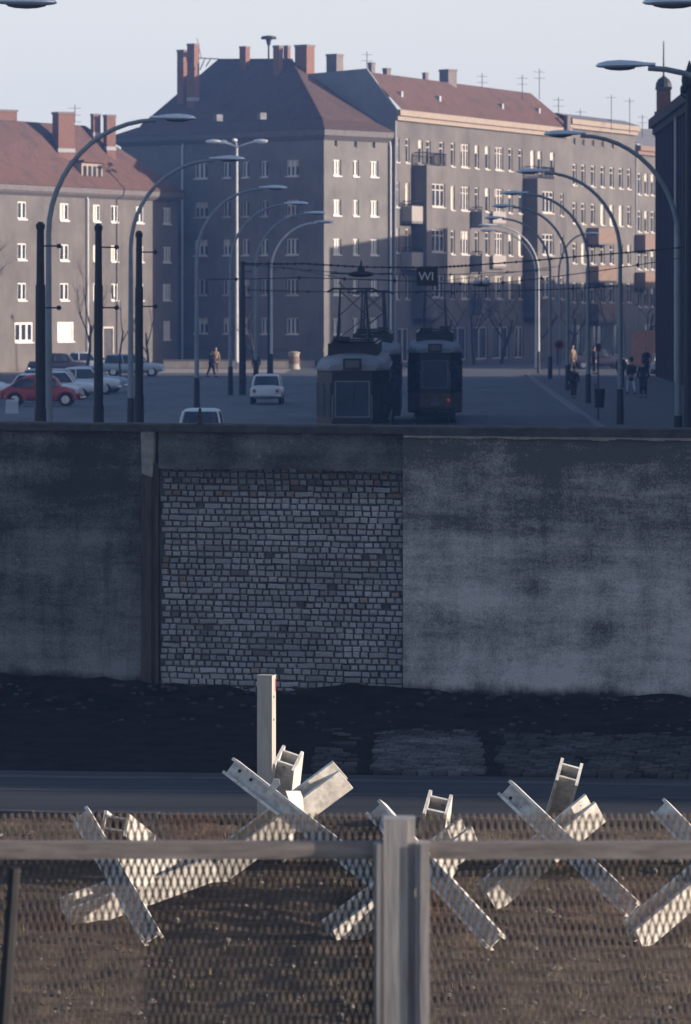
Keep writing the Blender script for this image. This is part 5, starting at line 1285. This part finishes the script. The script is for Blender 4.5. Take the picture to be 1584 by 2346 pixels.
# ================================================================== STREET FURNITURE AND PLANTING FAR BACK
c = gpt(674, 846)
o = thing('advert_pillar', 'sunlit pale advertising pillar before the base of the corner house', 'advertising pillar', (c.x, c.y, 0))
MB().lathe([(.45, 0), (.4, .2), (.38, .25), (.38, 1.1), (.45, 1.15), (.45, 1.22), (.25, 1.3)], (c.x, c.y, 0), 16).build('pillar_drum', M['sand'], o); MB().lathe([(.39, .4), (.39, .95)], (c.x, c.y, 0), 16).build('poster_band', M['balc'], o)
def low_wall(px0, px1, y, h, label, m, capm):
    a = gpt(px0, y); c = gpt(px1, y); o = thing('garden_wall', label, 'wall', tuple(a)); d = (c - a)
    MB().box((a + c) / 2 + up * h / 2, (d.length, .25, h)).build('wall_body', m, o); MB().box((a + c) / 2 + up * (h + .04), (d.length + .1, .33, .08)).build('wall_cap', capm, o)
low_wall(375, 722, 843, .55, 'low sunlit wall running before the corner house', M['sand'], M['cornice_g'])
low_wall(-30, 330, 848, .8, 'low sunlit garden wall before the left house', M['sand'], M['cornice_g'])
# hoarding on the right
Y = 268; o = thing('hoarding', 'rusty red hoarding standing behind the pedestrians at the right', 'hoarding', (ppt(1478, 760, Y).x, Y, 0))
a = ppt(1448, 757, Y); c = ppt(1516, 757, Y); MB().box(((a.x + c.x) / 2, Y, 1.75 ), (c.x - a.x, .12, 2.4)).build('board', M['poster'], o)
b = MB(); 
for x in (a.x + .1, (a.x + c.x) / 2, c.x - .1): b.box((x, Y + .12, 1.4), (.1, .1, 2.8))
b.build('legs', M['bark'], o)
b = MB(); n = 16
o = thing('kiosk', 'pale ribbed shutter kiosk standing between the right lamp poles below the buff house', 'kiosk', (ppt(1392, 760, 300).x, 300, 0))
a = ppt(1380, 742, 300); c = ppt(1404, 742, 300)
for i in range(n): b.box((a.x + (c.x - a.x) * (i + .5) / n, 299.9, a.z / 2), ((c.x - a.x) / n * .7, .1, a.z))
b.build('shutter', M['balc_g'], o); MB().box(((a.x + c.x) / 2, 300.8, a.z / 2), (c.x - a.x, 1.6, a.z - .02)).build('kiosk_body', M['gable'], o); MB().box(((a.x + c.x) / 2, 300.7, a.z + .08), (c.x - a.x + .4, 2.2, .14)).build('kiosk_roof', M['slate'], o)

def tree(px, py, H, lean, label, seed, spread=1.0, r0=.16, depth=5, group='bare trees along the street', X=None):
    rnd = random.Random(seed); g = gpt(px, py) if X is None else Vector((X[0], X[1], 0)); o = thing('bare_tree', label, 'tree', (g.x, g.y, 0), 0, group); tb = MB(); cb_ = MB()
    def branch(p, d, L, r, dep, mb):
        n = 4; pts = [p]; rad = [r]; q = p.copy(); dd = d.copy()
        for i in range(n):
            dd = (dd + Vector((rnd.uniform(-.16, .16), rnd.uniform(-.16, .16), rnd.uniform(-.02, .12)))).normalized(); q = q + dd * L / n; pts.append(q.copy()); rad.append(r * (1 - .5 * (i + 1) / n))
        mb.tube(pts, rad, 6 if dep > 3 else 4 if dep > 1 else 3, cap=False)
        if dep <= 0: return
        k = rnd.choice((2, 3, 3)) if dep > 1 else rnd.choice((3, 4))
        for j in range(k):
            t = rnd.uniform(.35, 1.0); i = min(n - 1, int(t * n)); bp = pts[i].lerp(pts[i + 1], t * n - i); a = rnd.uniform(0, 6.283); s = rnd.uniform(.5, 1.0) * spread
            nd = (dd + Vector((math.cos(a) * s, math.sin(a) * s, rnd.uniform(0, .35)))).normalized(); branch(bp, nd, L * rnd.uniform(.55, .8), rad[i] * .62, dep - 1, cb_)
    branch(g.copy(), Vector((lean, 0, 1)).normalized(), H * .36, r0, depth, tb)
    tb.build('trunk', M['bark'], o); cb_.build('crown', M['bark'], o); return o
tree(-10, 868, 13, .02, 'large bare tree at the left edge, branches reaching over the house front', 3, 1.3, .3, 6)
tree(200, 864, 9.5, 0, 'slim bare tree between the two left dark poles', 5, .7, .13)
tree(276, 864, 8.5, .03, 'slim bare tree right of the second dark pole', 8, .6, .09)
tree(341, 862, 8, -.02, 'slim bare tree behind the third dark pole', 11, .7, .1)
tree(585, 858, 7.5, 0, 'slim bare tree with dark foot left of the far saloon', 12, .8, .1)
for i, (px, t, off, H) in enumerate(((0, 3, 2.6, 10), (0, 9, 2.8, 10.5), (0, 15, 2.6, 10), (0, 22, 2.8, 10.5), (0, 30, 2.6, 10), (0, 39, 2.8, 11), (0, 47, 3.0, 11), (0, 55, 3.0, 10))):
    p = rp(t, off); nm = ['just right of the corner house', 'behind the route sign', 'before the middle of the taupe house', 'left of the pale slim lamps', 'behind the pale slim lamps', 'before the terracotta balconies', 'before the right end of the buff house', 'next to the dark brick building'][i]
    tree(0, 0, H, 0, 'twiggy bare street tree ' + nm, 20 + i, 1.25, .14, 6, X=p)
# gravel-lot shrubs
for i, (px, w) in enumerate(((70, 30), (238, 20), (330, 30))):
    g = gpt(px, 842); b = MB(); rnd = random.Random(i)
    for k in range(420):
        x = g.x + rnd.gauss(0, 1) * w / 62; z = abs(rnd.gauss(.45, .35)); y = g.y + rnd.uniform(-.4, .4); a = rnd.uniform(0, 3.14); l = rnd.uniform(.05, .14)
        b.quad((x, y, z), (x + l * math.cos(a), y + .03, z + l * .5), (x + l * math.cos(a) * .9, y, z + l), (x - .02, y - .02, z + l * .6))
    tag(b.build('bare_shrub', M['hedge'], fix=False), ['dark low shrub at the foot of the left house below its white window', 'dark low shrub beside the left house door', 'dark low shrub at the right end of the left house'][i], 'shrub', 'shrubs before the left house')

# ================================================================== HAZE
hz = MB(); hz.box((0, 195, 13.2), (342, 474, 28.6)); ho = hz.build('haze', M['dirt']); tag(ho, 'thin blue winter haze filling the street', 'haze', kind='stuff')
hm = bpy.data.materials.new('haze_air'); hm.use_nodes = True; t = hm.node_tree; t.nodes.clear(); oo = t.nodes.new('ShaderNodeOutputMaterial'); pv = t.nodes.new('ShaderNodeVolumePrincipled')
pv.inputs['Color'].default_value = (0.22, 0.42, 0.88, 1); pv.inputs['Density'].default_value = 0.00062; pv.inputs['Anisotropy'].default_value = 0.1
t.links.new(pv.outputs[0], oo.inputs['Volume']); ho.data.materials.clear(); ho.data.materials.append(hm)
